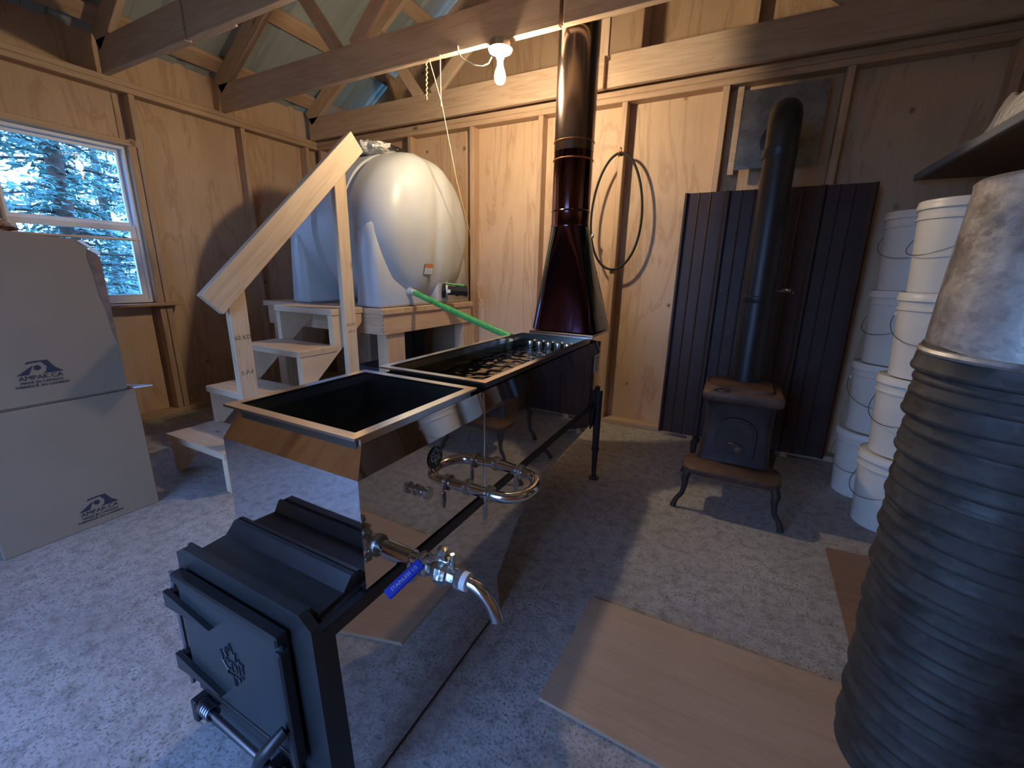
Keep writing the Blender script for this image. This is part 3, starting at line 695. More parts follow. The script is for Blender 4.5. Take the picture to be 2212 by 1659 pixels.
for (xx, zz) in ((0, -.025), (.004, .03), (-.004, -.045), (.002, .048), (.0, 0)): lathe('nail_head', [(.004, 0), (.0035, .002)], (PX1 - .018 + xx, PY0 + .0115, PZ - .105 + zz), (0, -1, 0), 'black_steel', pf, 6)
for (x, y) in ((PX1 - .075, PY0 + .07), (PX1 - .075, PY1 - .1), (PX0 + .075, PY0 + .07), (PX0 + .075, PY1 - .1)):
    board('post', (x, y + .001, 0), (x, y + .001, PZ - .172), .089, .038, 'pine', pf, up=(0, 1, 0))
    board('post', (x + .026, y + .09, 0), (x + .026, y + .09, PZ - .172), .038, .14, 'pine', pf, up=(0, 1, 0))

# tank body built as rings along X
tk = thing('water_tank', 'large white plastic horizontal leg tank lying on the pine platform', 'tank', (-2.55, 2.62, PZ))
TR, TY, TZ = .525, 2.62, 1.425
bm = bmesh.new(); seg = 64
prof = [(-3.10, .02), (-3.095, .14), (-3.07, .30), (-3.02, .42), (-2.95, .49), (-2.86, .52), (-2.80, .525), (-2.66, .525), (-2.645, .505), (-2.605, .505), (-2.59, .525), (-2.36, .525), (-2.345, .505), (-2.315, .505), (-2.30, .525), (-2.20, .522), (-2.14, .512), (-2.09, .49), (-2.05, .46), (-2.02, .42), (-2.0, .37), (-1.985, .32), (-1.975, .27), (-1.967, .22), (-1.962, .17), (-1.959, .12), (-1.957, .07), (-1.956, .02)]
rg = []
for x, r_ in prof:
    ring_ = []
    for k in range(seg):
        a = 2 * math.pi * k / seg; rr2 = r_
        if x > -2.12 or x < -2.98: rr2 = r_ * (1 + .012 * math.cos(a * 6))   # soft moulded ribs on the dished ends
        y = TY + rr2 * math.cos(a); z = TZ + rr2 * math.sin(a); gx_ = 0
        if x > -2.22: gx_ = -.022 * math.exp(-((y - TY + .02 + .10 * (TZ - z)) / .045) ** 2) - .014 * math.exp(-((y - TY - .24) / .05) ** 2) - .014 * math.exp(-((y - TY + .28) / .05) ** 2)
        if z < PZ + .004: z = PZ + .004
        ring_.append(bm.verts.new((x + gx_, y, z)))
    rg.append(ring_)
for a, b in zip(rg, rg[1:]):
    for k in range(seg): bm.faces.new((a[k], a[(k + 1) % seg], b[(k + 1) % seg], b[k]))
bm.faces.new(rg[0][::-1]); bm.faces.new(rg[-1])
obj('tank_body', bm, 'tank', tk, True, ang=50)
for x0, x1 in ((-2.27, -2.06), (-2.93, -2.745)):   # moulded legs wrapping the lower half
    bm = bmesh.new(); pts = []
    z_top = 1.50
    pl_ = [(TY - .525, PZ + .001), (TY + .525, PZ + .001), (TY + .530, PZ + .40), (TY + .516, 1.44), (TY + .45, 1.46), (TY + .30, 1.2), (TY - .30, 1.2), (TY - .45, 1.46), (TY - .516, 1.44), (TY - .530, PZ + .40)]
    A = [bm.verts.new((x0 + .0 if z < 1.2 else x0 + .04, y, z)) for y, z in pl_]; B = [bm.verts.new((x1 if z < 1.2 else x1 - .05, y, z)) for y, z in pl_]
    bm.faces.new(A[::-1]); bm.faces.new(B)
    for i in range(len(pl_)): bm.faces.new((A[i], A[(i + 1) % len(pl_)], B[(i + 1) % len(pl_)], B[i]))
    bmesh.ops.triangulate(bm, faces=[f for f in bm.faces if len(f.verts) > 4])
    bmesh.ops.bevel(bm, geom=[e for e in bm.edges if len(e.link_faces) == 2 and e.calc_face_angle(0) > R(50)], offset=.022, segments=3, profile=.5, affect='EDGES')
    obj('tank_leg', bm, 'tank', tk, True, ang=60)
ld = lathe('tank_lid', [(.13, 0), (.13, .03), (.20, .032), (.205, .05), (.19, .062), (.02, .066)], (-2.50, TY, TZ + .515), (0, 0, 1), 'black_plastic', tk, 32)
bm = bmesh.new(); bmesh.ops.create_uvsphere(bm, u_segments=28, v_segments=14, radius=1)
for v in bm.verts:
    n = v.co.copy(); k = 1 + .16 * math.sin(n.x * 9 + n.y * 7) * math.sin(n.y * 11 + n.z * 5) + .08 * math.sin(n.x * 23 - n.y * 17)
    v.co = Vector((-2.46 + n.x * .15 * k, TY - .10 + n.y * .14 * k, TZ + .555 + n.z * .045 * k))
obj('crumpled_wrap', bm, 'film', ld, True)
# label, boss, valve
lbx = -1.9995
def tank_x(y, z):
    r_ = math.hypot(y - TY, z - TZ)
    for (xa, ra), (xb, rb) in zip(prof[::-1], prof[-2::-1]):
        if ra <= r_ <= rb: return xa + (xb - xa) * (r_ - ra) / (rb - ra)
    return -2.1
def on_tank(name, y0, y1, z0, z1, off, mat, parent):
    bm = bmesh.new(); n = 4; G = []
    for i in range(n + 1):
        row = []
        for j in range(n + 1):
            y = y0 + (y1 - y0) * i / n; z = z0 + (z1 - z0) * j / n; row.append(bm.verts.new((tank_x(y, z) + off, y, z)))
        G.append(row)
    for i in range(n):
        for j in range(n): bm.faces.new((G[i][j], G[i + 1][j], G[i + 1][j + 1], G[i][j + 1]))
    return obj(name, bm, mat, parent)
lb2 = on_tank('warning_label', 2.455, 2.535, 1.118, 1.185, .006, 'label_w', tk)
on_tank('orange_band', 2.455, 2.535, 1.165, 1.187, .0075, 'orange', lb2)
on_tank('label_border', 2.451, 2.539, 1.114, 1.189, .0045, 'ink_grey', lb2)
for k in range(4): on_tank('printed_line', 2.462, 2.522, 1.125 + k * .010, 1.127 + k * .010, .0075, 'label_g', lb2)
vx = tank_x(2.72, 1.0)
bm = bmesh.new(); add_box(bm, (vx - .12, 2.62, .905), (vx + .03, 2.78, 1.09), .02); bs = obj('outlet_boss', bm, 'tank', tk)
V0 = Vector((vx + .02, 2.70, 1.00)); vd = Vector((.78, .62, -.02)).normalized()
bv = lathe('outlet_valve', [(.055, 0), (.055, .022), (.040, .023), (.040, .034), (.034, .035), (.034, .10), (.042, .101), (.042, .125), (.036, .126), (.036, .165), (.041, .166), (.041, .19)], V0, vd, 'black_plastic', tk, 12, smooth=False)
lathe('valve_ring', [(.043, 0), (.043, .012)], V0 + vd * .026, vd, 'label_w', bv, 24)
lathe('valve_cap', [(.014, 0), (.014, .012)], V0 + vd * .07 + Vector((0, -.036, -.002)), (.6, -.8, 0), 'label_w', bv, 14)
bm = bmesh.new(); add_tube(bm, [V0 + vd * .03 + Vector((0, -.01, .055)), V0 + vd * .10 + Vector((0, -.01, .048)), V0 + vd * .17 + Vector((0, -.005, .044))], .007, 8); obj('valve_handle', bm, 'green', bv, True)
nx = tank_x(2.40, 1.0)
nz = lathe('drain_nozzle', [(.020, 0), (.020, .015), (.028, .016), (.028, .034), (.018, .036), (.018, .055)], (nx - .01, 2.385, 1.005), (1, .1, -.25), 'tank', tk, 12, smooth=False)
bm = bmesh.new(); add_tube(bm, [(nx + .025, 2.39, 1.00), (nx + .07, 2.40, .985)], .019, 14); obj('clear_coupler', bm, 'film', nz, True)

# green suction hose from tank to rear pan
P0 = Vector((nx + .045, 2.395, .992)); P1 = Vector((-1.50, 2.24, .865)); P2 = Vector((-1.07, 2.05, .80))
bm = bmesh.new(); cen = []; rad = []; n = 180
for i in range(n + 1):
    t = i / n; p = P0 * (1 - t) ** 2 + P1 * 2 * t * (1 - t) + P2 * t * t; cen.append(p + Vector((0, 0, -.0))); rad.append(.0195 if i % 4 < 2 else .0165)
add_tube(bm, cen, rad, 14); tag(obj('suction_hose', bm, 'green', None, True, ang=80), 'green ribbed suction hose running from the white tank down to the rear pan', 'hose')

# ================================================================== STAIRS
sr = thing('wooden_stairs', 'pale new pine steps with four treads leading up to the tank platform', 'stairs', (-2.49, 1.6, 0))
SL, SRt = -2.74, -2.20     # outer faces of the stringers
tread_y = [1.085, 1.325, 1.565, 1.805]
for k, y in enumerate(tread_y):
    board('tread', (SL - .012, y + .135, .225 * (k + 1) - .019), (SRt + .005, y + .135, .225 * (k + 1) - .019), .27 if k < 3 else .255, .038, 'pine_pale', sr)
def stringer(x0, x1):
    bm = bmesh.new(); bt = lambda y: max(0.0, .86 * (y - 1.12)); ys_ = [y + .012 for y in tread_y] + [2.055]
    for k in range(4):
        y0, y1, zt_ = ys_[k], ys_[k + 1], .225 * (k + 1) - .0385
        cut = [y0, 1.12, y1] if y0 < 1.12 < y1 else [y0, y1]
        for a_, b_ in zip(cut, cut[1:]): add_prism(bm, [(a_, bt(a_)), (b_, bt(b_)), (b_, zt_), (a_, zt_)], 'x', x0, x1)
    bmesh.ops.remove_doubles(bm, verts=bm.verts, dist=.0001)
    return obj('stringer', bm, 'pine_side', sr)
stringer(SRt - .038, SRt); stringer(SL, SL + .038)
hr = thing('handrail', 'sloping pine handrail on two posts beside the steps', 'handrail', (-2.16, 1.6, .1))
def post(y, ztop, zbot):
    p_ = board('post', (-2.181, y, zbot), (-2.181, y, ztop), .089, .036, 'pine_pale', hr, up=(1, 0, 0))
    return p_
pa = post(1.243, 1.08, .10); pb = post(1.93, 1.72, .38)
A = Vector((-2.143, 1.108, .969)); B = Vector((-2.143, 2.046, 1.877)); 
dirv = (B - A).normalized(); upn = Vector((0, -dirv.z, dirv.y))
rl = board('rail_board', A, B, .038, .125, 'pine_pale', hr, up=upn)
for (y, z, s) in ((1.245, .80, '#2 KD'), (1.245, .62, 'S-P-F')): text('grade_stamp', s, .03, 'ink_wood', frame((-2.1625, y, z), (0, 1, 0), (0, 0, 1)), pa, .0002)
for (y, z, s) in ((1.93, .80, '#2 KD'), (1.93, .755, 'S-P-F')): text('grade_stamp', s, .026, 'ink_wood', frame((-2.1625, y, z), (0, 1, 0), (0, 0, 1)), pb, .0002)
# clutter under the platform
tb = thing('storage_tote', 'dark slate plastic tote under the steps and platform edge', 'tote', (-2.35, 2.32, 0))
bm = bmesh.new(); add_hex(bm, [(-2.42, 2.24, 0), (-2.14, 2.24, 0), (-2.14, 2.62, 0), (-2.42, 2.62, 0), (-2.45, 2.21, .42), (-2.11, 2.21, .42), (-2.11, 2.65, .42), (-2.45, 2.65, .42)]); obj('tote_body', bm, 'dark_tote', tb)
box('tote_rim', (-2.465, 2.195, .415), (-2.095, 2.665, .455), 'dark_tote', tb, .008)
bk_ = thing('black_case', 'small black case stored under the platform by the back wall', 'case', (-2.72, 2.98, 0))
box('case_body', (-2.90, 2.88, .0), (-2.50, 3.08, .60), 'black_plastic', bk_, .01); box('case_latch', (-2.72, 2.868, .50), (-2.66, 2.882, .55), 'lever_steel', bk_, .002); box('case_lid', (-2.905, 2.873, .57), (-2.495, 3.085, .64), 'black_plastic', bk_, .01)
wt = thing('white_pail', 'white plastic pail standing under the platform', 'bucket', (-2.22, 2.84, 0))
lathe('pail_body', [(.10, 0), (.12, .34), (.126, .345), (.126, .36), (.118, .36), (.098, .02)], (-2.22, 2.84, 0), (0, 0, 1), 'bucket', wt, 28)
tube('pail_bail', [(-2.22 + .125 * math.cos(a), 2.84 + .125 * math.sin(a) * .3 - .10, .33 - .10 * math.sin(a)) for a in [math.pi * k / 12 for k in range(13)]], .002, 'lever_steel', wt, 6)

# ================================================================== CARDBOARD BOXES
def ampak(parent, y, z, s):
    X = -2.4138
    def PP(a, b): return (X, y + a * s, z + b * s)
    bm = bmesh.new()
    def fl(poly_): add_prism(bm, [(y + a * s, z + b * s) for a, b in poly_], 'x', X - .0006, X)
    fl([(-.95, 0), (-.35, .42), (-.30, .62), (-.52, .62), (-.40, .70), (.12, .72), (.0, .62), (-.02, .42), (-.10, .05), (-.25, 0)][0:2] + [(-.22, .50), (-.35, .22), (-.45, 0)])
    fl([(.10, 0), (.28, .10), (.34, .38), (.12, .72), (.22, .76), (.42, .76), (.66, .30), (1.0, 0)])
    fl([(-.50, .62), (-.42, .74), (.20, .78), (.10, .68), (-.2, .66)])
    o = obj('printed_mountain', bm, 'ink', parent)
    bm = bmesh.new(); n = 28; r1, r2 = .19, .0
    ctr = (-.05, .36)
    fl_pts = [(ctr[0] + .15 * math.cos(2 * math.pi * k / n), ctr[1] + .15 * math.sin(2 * math.pi * k / n)) for k in range(n)]
    add_prism(bm, [(y + a * s, z + b * s) for a, b in fl_pts], 'x', X - .0006, X + .0002)
    obj('printed_disc', bm, 'ink', parent)
    mwt = lambda dz: frame((X + .0001, y + .02 * s, z + dz * s), (0, 1, 0), (0, 0, 1))
    text('printed_text', 'AMPAK.CA', .36 * s, 'ink', mwt(-.19), parent, .0003, sx=1.05)
    text('printed_text', 'MADE IN CANADA', .21 * s, 'ink', mwt(-.46), parent, .0003, sx=1.0)
    text('printed_text', 'FABRIQUÉ AU CANADA', .21 * s, 'ink', mwt(-.67), parent, .0003, sx=1.0)
BXf = -2.415
cb1 = thing('cardboard_box', 'large plain cardboard box on the floor, bottom of the two stacked', 'box', (-2.70, .6, 0), 'stacked cardboard boxes')
box('box_body', (BXf - .56, .355, 0), (BXf, .874, .585), 'card', cb1, .004)
ampak(cb1, .655, .085, .070)
bm = bmesh.new(); add_hex(bm, [(BXf - .50, .36, .586), (BXf - .01, .36, .586), (BXf - .01, .84, .588), (BXf - .50, .84, .588), (BXf - .50, .36, .592), (BXf - .01, .36, .592), (BXf - .01, .84, .594), (BXf - .50, .84, .594)]); obj('box_flap', bm, 'card', cb1)
bm = bmesh.new(); add_prism(bm, [(BXf - .12, .872), (BXf - .003, .872), (BXf + .012, .935)], 'z', .588, .592); obj('torn_flap', bm, 'flap', cb1)
cb2 = thing('cardboard_box', 'large cardboard box with torn open top, upper of the two stacked by the window', 'box', (-2.70, .6, .595), 'stacked cardboard boxes')
bm = bmesh.new(); zt = 1.245
# open carton: front face with a ragged top edge, sides, back
tk_ = .006
front = [(.34, .596), (.845, .596), (.848, 1.17)]
jag = [(.842, 1.172), (.820, 1.19), (.812, 1.205), (.800, 1.215), (.792, 1.232), (.775, 1.238), (.70, 1.243), (.62, 1.250), (.50, 1.256), (.40, 1.256), (.34, 1.256)]
add_prism(bm, front + jag, 'x', BXf - tk_, BXf); bmesh.ops.triangulate(bm, faces=[f for f in bm.faces if len(f.verts) > 4])
add_box(bm, (BXf - .54, .34, .596), (BXf - tk_, .846, .602)); add_box(bm, (BXf - .54, .34, .60), (BXf - .534, .846, 1.24)); add_box(bm, (BXf - .54, .34, .60), (BXf - tk_, .346, 1.24))
obj('box_body', bm, 'card', cb2)
bm = bmesh.new(); add_prism(bm, [(BXf - .54, .60), (BXf - tk_, .60), (BXf - tk_, 1.168), (BXf - .04, 1.155), (BXf - .08, 1.175), (BXf - .15, 1.16), (BXf - .3, 1.19), (BXf - .54, 1.20)], 'y', .840, .8465); obj('torn_side', bm, 'card_in', cb2)
bm = bmesh.new(); add_prism(bm, [(.785, 1.232), (.80, 1.218), (.815, 1.207), (.824, 1.192), (.846, 1.176), (.850, 1.184), (.825, 1.210), (.80, 1.235)], 'x', BXf + .0005, BXf + .003); bmesh.ops.triangulate(bm, faces=[f for f in bm.faces if len(f.verts) > 4]); obj('torn_paper', bm, 'flap', cb2)
bm = bmesh.new(); add_prism(bm, [(.846, .80), (.836, .86), (.832, .95), (.818, 1.02), (.815, 1.10), (.806, 1.17), (.812, 1.198), (.822, 1.188), (.842, 1.170), (.8475, 1.16)], 'x', BXf + .0003, BXf + .0025); bmesh.ops.triangulate(bm, faces=[f for f in bm.faces if len(f.verts) > 4]); obj('torn_edge', bm, 'card_in', cb2)
ampak(cb2, .585, .715, .068)
bm = bmesh.new(); bmesh.ops.create_uvsphere(bm, u_segments=40, v_segments=20, radius=1)
for v in bm.verts:
    n = v.co.copy(); k = 1 + .10 * math.sin(n.x * 7 + n.y * 9) + .06 * math.sin(n.y * 21 + n.z * 8) + .05 * math.sin(n.x * 17 - n.z * 13)
    v.co = Vector((-2.60 + n.x * .21 * k, .42 + n.y * .235 * k, 1.275 + n.z * .040 * k))
o = obj('plastic_bag', bm, 'bag', None, True, ang=60); tag(o, 'folded mauve plastic bag lying on the open top cardboard box', 'bag')
sb = board('wood_strip', (-2.74, .50, 1.262), (-2.72, 1.12, 1.262), .05, .008, 'pine_pale', None, up=(.15, 0, 1)); tag(sb, 'thin pale wooden strip sticking out of the torn box before the window', 'strip')

# ================================================================== BACK WALL THINGS
# brown steel sheet leaning by the stove
PXa, PXb, PYp = -.385, .592, 3.135
bs_ = thing('metal_siding_sheet', 'dark brown ribbed metal siding sheet standing against the back wall behind the stove', 'panel', (.1, PYp, 0.045))
bm = bmesh.new(); W = PXb - PXa; prof_ = []
pitch = W / 4
for i in range(4):
    o_ = i * pitch
    prof_ += [(o_, .018), (o_ + .012, .018), (o_ + .026, 0), (o_ + .078, 0), (o_ + .084, .004), (o_ + .090, 0), (o_ + .146, 0), (o_ + .152, .004), (o_ + .158, 0), (o_ + pitch - .016, 0)]
prof_ += [(W, .018), (W + .012, .0)]
A = []; B = []
for a, h in prof_:
    A.append(bm.verts.new((PXa + a * 1.02, PYp - h, .035 + .0 * a))); B.append(bm.verts.new((PXa + a, PYp - h, 1.66)))
for i in range(len(prof_) - 1): bm.faces.new((A[i], A[i + 1], B[i + 1], B[i]))
r_ = bmesh.ops.extrude_face_region(bm, geom=list(bm.faces)); bmesh.ops.translate(bm, verts=[v for v in r_['geom'] if isinstance(v, bmesh.types.BMVert)], vec=(0, .0015, 0))
obj('ribbed_sheet', bm, 'brown_panel', bs_)
for (x, z) in ((-.02, .79), (.30, 1.06), (-.10, 1.06)): lathe('screw_head', [(.006, 0), (.006, .003), (.002, .005)], (x, PYp - .001, z), (0, -1, 0), 'lever_steel', bs_, 8)
bm = bmesh.new(); add_box(bm, (PXa + .2, PYp + .002, .0), (PXa + .24, YB - .012, 1.5)); obj('spacer_batten', bm, 'stud', bs_); box('spacer_batten', (PXb - .2, PYp + .002, 0), (PXb - .16, YB - .012, 1.5), 'stud', bs_)

# wall plate (flue thimble)
wp = thing('thimble_plate', 'square galvanized metal plate on the back wall where the stovepipe exits', 'plate', (.08, 3.18, 1.8))
box('plate_sheet', (-.125, 3.176, 1.785), (.30, 3.182, 2.215), 'plate', wp)
bm = bmesh.new(); bmesh.ops.create_grid(bm, x_segments=24, y_segments=24, size=.5)
for v in bm.verts:
    x, y = v.co.x, v.co.y
    v.co = Vector((.20 + x * .38, 3.172 - .012 * (1 + math.sin(x * 19 + y * 7) * math.sin(y * 23)), 2.05 + y * .42 + .03 * math.sin(x * 9)))
box('plate_batten', (-.160, 3.172, 1.76), (-.127, 3.188, 2.24), 'pine_pale', wp); bm.free()
# wood stove
sv = thing('cast_iron_stove', 'small rusty cast iron wood stove with a wide hearth shelf on curved legs', 'stove', (.09, 2.35, 0))
def loft(rings_, smooth=True):
    bm = bmesh.new(); V = [[bm.verts.new(p) for p in r_] for r_ in rings_]
    for a, b in zip(V, V[1:]):
        for k in range(len(a)): bm.faces.new((a[k], a[(k + 1) % len(a)], b[(k + 1) % len(a)], b[k]))
    bm.faces.new(V[0][::-1]); bm.faces.new(V[-1]); return bm
def rrect(cx, cy, hx, hy, z, rad=.03, n=5, skew=0):
    pts = []
    for (sx_, sy_, a0) in ((1, 1, 0), (-1, 1, 90), (-1, -1, 180), (1, -1, 270)):
        for k in range(n):
            a = R(a0 + 90 * k / (n - 1)); pts.append((cx + sx_ * (hx - rad) + rad * math.cos(a), cy + sy_ * (hy - rad) + rad * math.sin(a), z))
    return pts
SVX, SVY = .090, 2.42
# hearth shelf (rounded front corners)
hs = obj('hearth_shelf', loft([rrect(.088, 2.225, .205, .10, .192, .05), rrect(.088, 2.225, .215, .11, .205, .06), rrect(.088, 2.225, .215, .11, .222, .06), rrect(.088, 2.225, .205, .10, .230, .055)]), 'stove', sv, True, ang=50)
body = obj('firebox_body', loft([rrect(SVX, SVY, .165, .16, .232, .03), rrect(SVX, SVY, .158, .155, .26, .03), rrect(SVX, SVY, .150, .15, .42, .035), rrect(SVX, SVY, .150, .15, .52, .035), rrect(SVX, SVY, .162, .160, .545, .035)]), 'stove_dark', sv, True, ang=50)
cr2 = obj('top_cornice', loft([rrect(SVX, SVY, .165, .165, .543, .03), rrect(SVX, SVY, .175, .180, .556, .03), rrect(SVX, SVY, .178, .182, .585, .03), rrect(SVX, SVY, .168, .172, .600, .03)]), 'stove', sv, True, ang=50)
tl = obj('lid_plate', loft([rrect(SVX - .01, SVY + .01, .145, .145, .600, .05), rrect(SVX - .01, SVY + .01, .140, .140, .614, .05)]), 'stove', cr2, True, ang=50)
tube('lid_handle', [(SVX - .13, SVY - .165, .602), (SVX - .10, SVY - .172, .618), (SVX - .06, SVY - .165, .604)], .007, 'stove_dark', cr2, 8)
# arched door on the front
bm = bmesh.new(); arch = [(SVX - .095, .285), (SVX + .085, .285)]
for k in range(9):
    a = math.pi * k / 8; arch.append((SVX - .005 + .09 * math.cos(a), .40 + .075 * math.sin(a)))
yf = SVY - .158
add_prism(bm, arch, 'y', yf - .012, yf + .03); sd = obj('stove_door', bm, 'stove_dark', sv)
bm = bmesh.new()
ar2 = [(SVX - .082, .298), (SVX + .072, .298)]
for k in range(9):
    a = math.pi * k / 8; ar2.append((SVX - .005 + .077 * math.cos(a), .40 + .062 * math.sin(a)))
add_prism(bm, ar2, 'y', yf - .018, yf - .010); obj('door_moulding', bm, 'stove_dark', sd)
tube('door_latch', [(SVX - .03, yf - .02, .345), (SVX - .01, yf - .035, .350), (SVX + .02, yf - .030, .340)], .006, 'stove', sd, 8)
lathe('draft_dial', [(.022, 0), (.022, .006), (.008, .012)], (SVX + .02, yf - .018, .315), (0, -1, 0), 'stove', sd, 16)
for s in (-1, 1):
    for yy, out in ((2.14, -1), (2.54, 1)):
        x0 = .088 + s * .19; c = lambda a, b, z: (x0 + s * a, yy + out * b, z)
        zt_ = .205 if out < 0 else .24
        tube('stove_leg', [c(-.005, -.01, zt_), c(.008, .004, zt_ - .04), c(.005, .006, .13), c(.012, .010, .08), c(.035, .016, .045), (c(.045, .020, .015)), c(.047, .022, .004)], [.020, .020, .015, .012, .012, .014, .015], 'stove_dark', sv, 10)
# stovepipe
sp_ = thing('black_stovepipe', 'matt black stovepipe rising from the stove and elbowing into the wall', 'stovepipe', (.088, 2.52, .6))
pts = [(.100, 2.54, .612), (.098, 2.545, .9), (.094, 2.56, 1.4), (.090, 2.58, 1.78)]
for k in range(1, 8):
    a = R(90) * k / 7; pts.append((.090, 2.58 + .12 * (1 - math.cos(a)), 1.80 + .12 * math.sin(a)))
pts += [(.090, 2.80, 1.922), (.090, 3.17, 1.93)]
tube('pipe_run', pts, .070, 'black_pipe', sp_, 28)
lathe('pipe_collar', [(.073, 0), (.075, .004), (.075, .04), (.072, .044)], (.088, 2.581, 1.70), (0, 0, 1), 'black_pipe', sp_, 28)
lathe('pipe_collar', [(.073, 0), (.075, .004), (.075, .03), (.072, .034)], (.0975, 2.546, 1.02), (0, 0, 1), 'black_pipe', sp_, 28)
lathe('wall_collar', [(.095, 0), (.095, .004), (.072, .010)], (.090, 3.174, 1.93), (0, -1, 0), 'black_pipe', sp_, 28)
dm = tube('damper_handle', [(.162, 2.52, 1.08), (.185, 2.50, 1.08), (.20, 2.50, 1.085)], .004, 'lever_steel', sp_, 8)
tube('damper_coil', [(.190 + .04 * k / 30, 2.498 + .008 * math.cos(k * 1.3), 1.085 + .008 * math.sin(k * 1.3)) for k in range(31)], .0022, 'spring', dm, 5)

# hanging black hose loop and its hook
hk = tube('wire_hook', [(-.846, 3.188, 1.985), (-.846, 3.180, 1.990), (-.846, 3.176, 1.975), (-.846, 3.180, 1.95), (-.846, 3.174, 1.938), (-.846, 3.160, 1.945), (-.846, 3.158, 1.96)], .003, 'copper', None, 8)
tag(hk, 'small orange wire hook on the wall stud holding the black hose loop', 'hook')
pts = []
for k in range(64):
    a = 2 * math.pi * k / 64
    yy = 1.566 + .385 * math.cos(a); ww = .178 * math.sin(a) * (1 + .10 * -math.cos(a)); pts.append((-.838 + ww, 3.174 + .006 * math.sin(a), yy))
hl = thing('hose_loop', 'single loop of dark garden hose hanging from a hook on the back wall', 'hose', (-.838, 3.145, 1.18))
tube('hose_ring', pts, .0085, 'hose_black', hl, 10, closed=True)
lathe('hose_coupling', [(.011, 0), (.012, .004), (.012, .022), (.010, .026)], (-1.000, 3.168, 1.40), (.1, 0, 1), 'valve', hl, 12)

# lamp on the middle truss
lh = thing('lamp_holder', 'white porcelain bulb holder on a metal box under the middle truss', 'lamp holder', (-1.30, 2.300, HT))
lathe('octagon_box', [(.058, 0), (.058, .035), (.050, .037)], (-1.30, 2.300, HT - .037), (0, 0, 1), 'box_steel', lh, 8, smooth=False)
lathe('porcelain_base', [(.022, 0), (.024, .012), (.028, .02), (.060, .030), (.066, .040), (.060, .044)], (-1.30, 2.300, HT - .081), (0, 0, 1), 'porcelain', lh, 32)
lathe('socket', [(.017, 0), (.018, .028)], (-1.30, 2.300, HT - .106), (0, 0, 1), 'porcelain', lh, 20)
blb = lathe('light_bulb', [(.004, 0), (.018, .004), (.028, .018), (.0305, .036), (.027, .056), (.018, .080), (.014, .098)], (-1.30, 2.300, HT - .203), (0, 0, 1), 'bulb', None, 28)
tag(blb, 'lit warm white light bulb hanging in the porcelain holder', 'light bulb')
cbw = tube('lamp_wire', [(-1.57, 2.296, 2.36), (-1.565, 2.290, 2.325), (-1.53, 2.285, 2.285), (-1.46, 2.275, 2.245), (-1.39, 2.27, 2.225), (-1.355, 2.27, 2.230), (-1.345, 2.285, 2.262)], .0035, 'wire', None, 8)
tag(cbw, 'short white cable drooping from the truss to the bulb holder', 'cable')
# cords
def cord(name, pts, rad, label, mat='rope'):
    o = tube(name, pts, rad, mat, None, 6); return tag(o, label, 'cord')
zz = [(-1.79 + .004 * math.sin(k * 1.9) - .0003 * k, 2.296 + .004 * math.cos(k * 1.9), 2.325 - .19 * k / 24) for k in range(25)]
cord('hanging_cord', zz + [(-1.797, 2.296, 2.13)], .0042, 'short frayed twisted cord end hanging from the truss left of the bulb')
cord('hanging_cord', [(-1.693, 2.296, 2.34), (-1.693, 2.296, 2.2), (-1.692, 2.296, 2.08)], .0025, 'straight thin cord hanging from the truss, nearer the bulb')
kn = [(-1.775, 2.30, 2.335), (-1.78, 2.42, 2.15), (-1.80, 2.60, 1.745), (-1.84, 2.82, 1.43), (-1.90, 3.02, 1.20), (-1.925, 3.08, 1.14), (-1.93, 3.10, 1.08), (-1.945, 3.10, 1.05), (-1.93, 3.10, 1.025), (-1.915, 3.10, 1.05), (-1.93, 3.10, 1.07), (-1.935, 3.10, .99), (-1.925, 3.10, .93), (-1.90, 3.10, .90), (-1.91, 3.10, .87), (-1.93, 3.10, .89), (-1.90, 3.10, .93), (-1.895, 3.10, .82), (-1.90, 3.10, .70)]
cord('long_cord', kn, .0028, 'long slack pull cord running from the truss down past the tank to the platform corner')

# ================================================================== RIGHT SIDE
sh = thing('wall_shelf', 'wooden shelf with lit edge toned grey high in the right corner', 'shelf', (1.3, 2.5, 1.65))
box('shelf_board', (.775, 1.55, 1.665), (XR, 3.185, 1.69), 'shelf_dark', sh); box('edge_strip', (.752, 1.55, 1.662), (.775, 3.185, 1.697), 'lit_edge', sh, .003)
for y in (1.75, 3.15): board('shelf_bracket', (XR - .02, y, 1.30), (1.35, y, 1.648), .038, .06, 'stud', sh)
bm = bmesh.new(); bmesh.ops.create_grid(bm, x_segments=50, y_segments=70, size=.5)
for v in bm.verts:
    x, y = v.co.x, v.co.y
    h = .07 + .045 * math.sin(x * 13 + y * 5) * math.sin(y * 17) + .025 * math.sin(x * 31 - y * 23) + .02 * math.sin(y * 41)
    h *= max(0.02, 1 - (2 * abs(x)) ** 8) * max(.02, 1 - (2 * abs(y)) ** 6) * 1.7 * (1.25 - y)
    v.co = Vector((1.12 + x * .66, 2.33 + y * 1.4, 1.700 + max(.002, h)))
o = obj('plastic_sheeting', bm, 'film', None, True, ang=70); tag(o, 'crumpled clear plastic sheeting heaped on the high right shelf', 'plastic sheet')
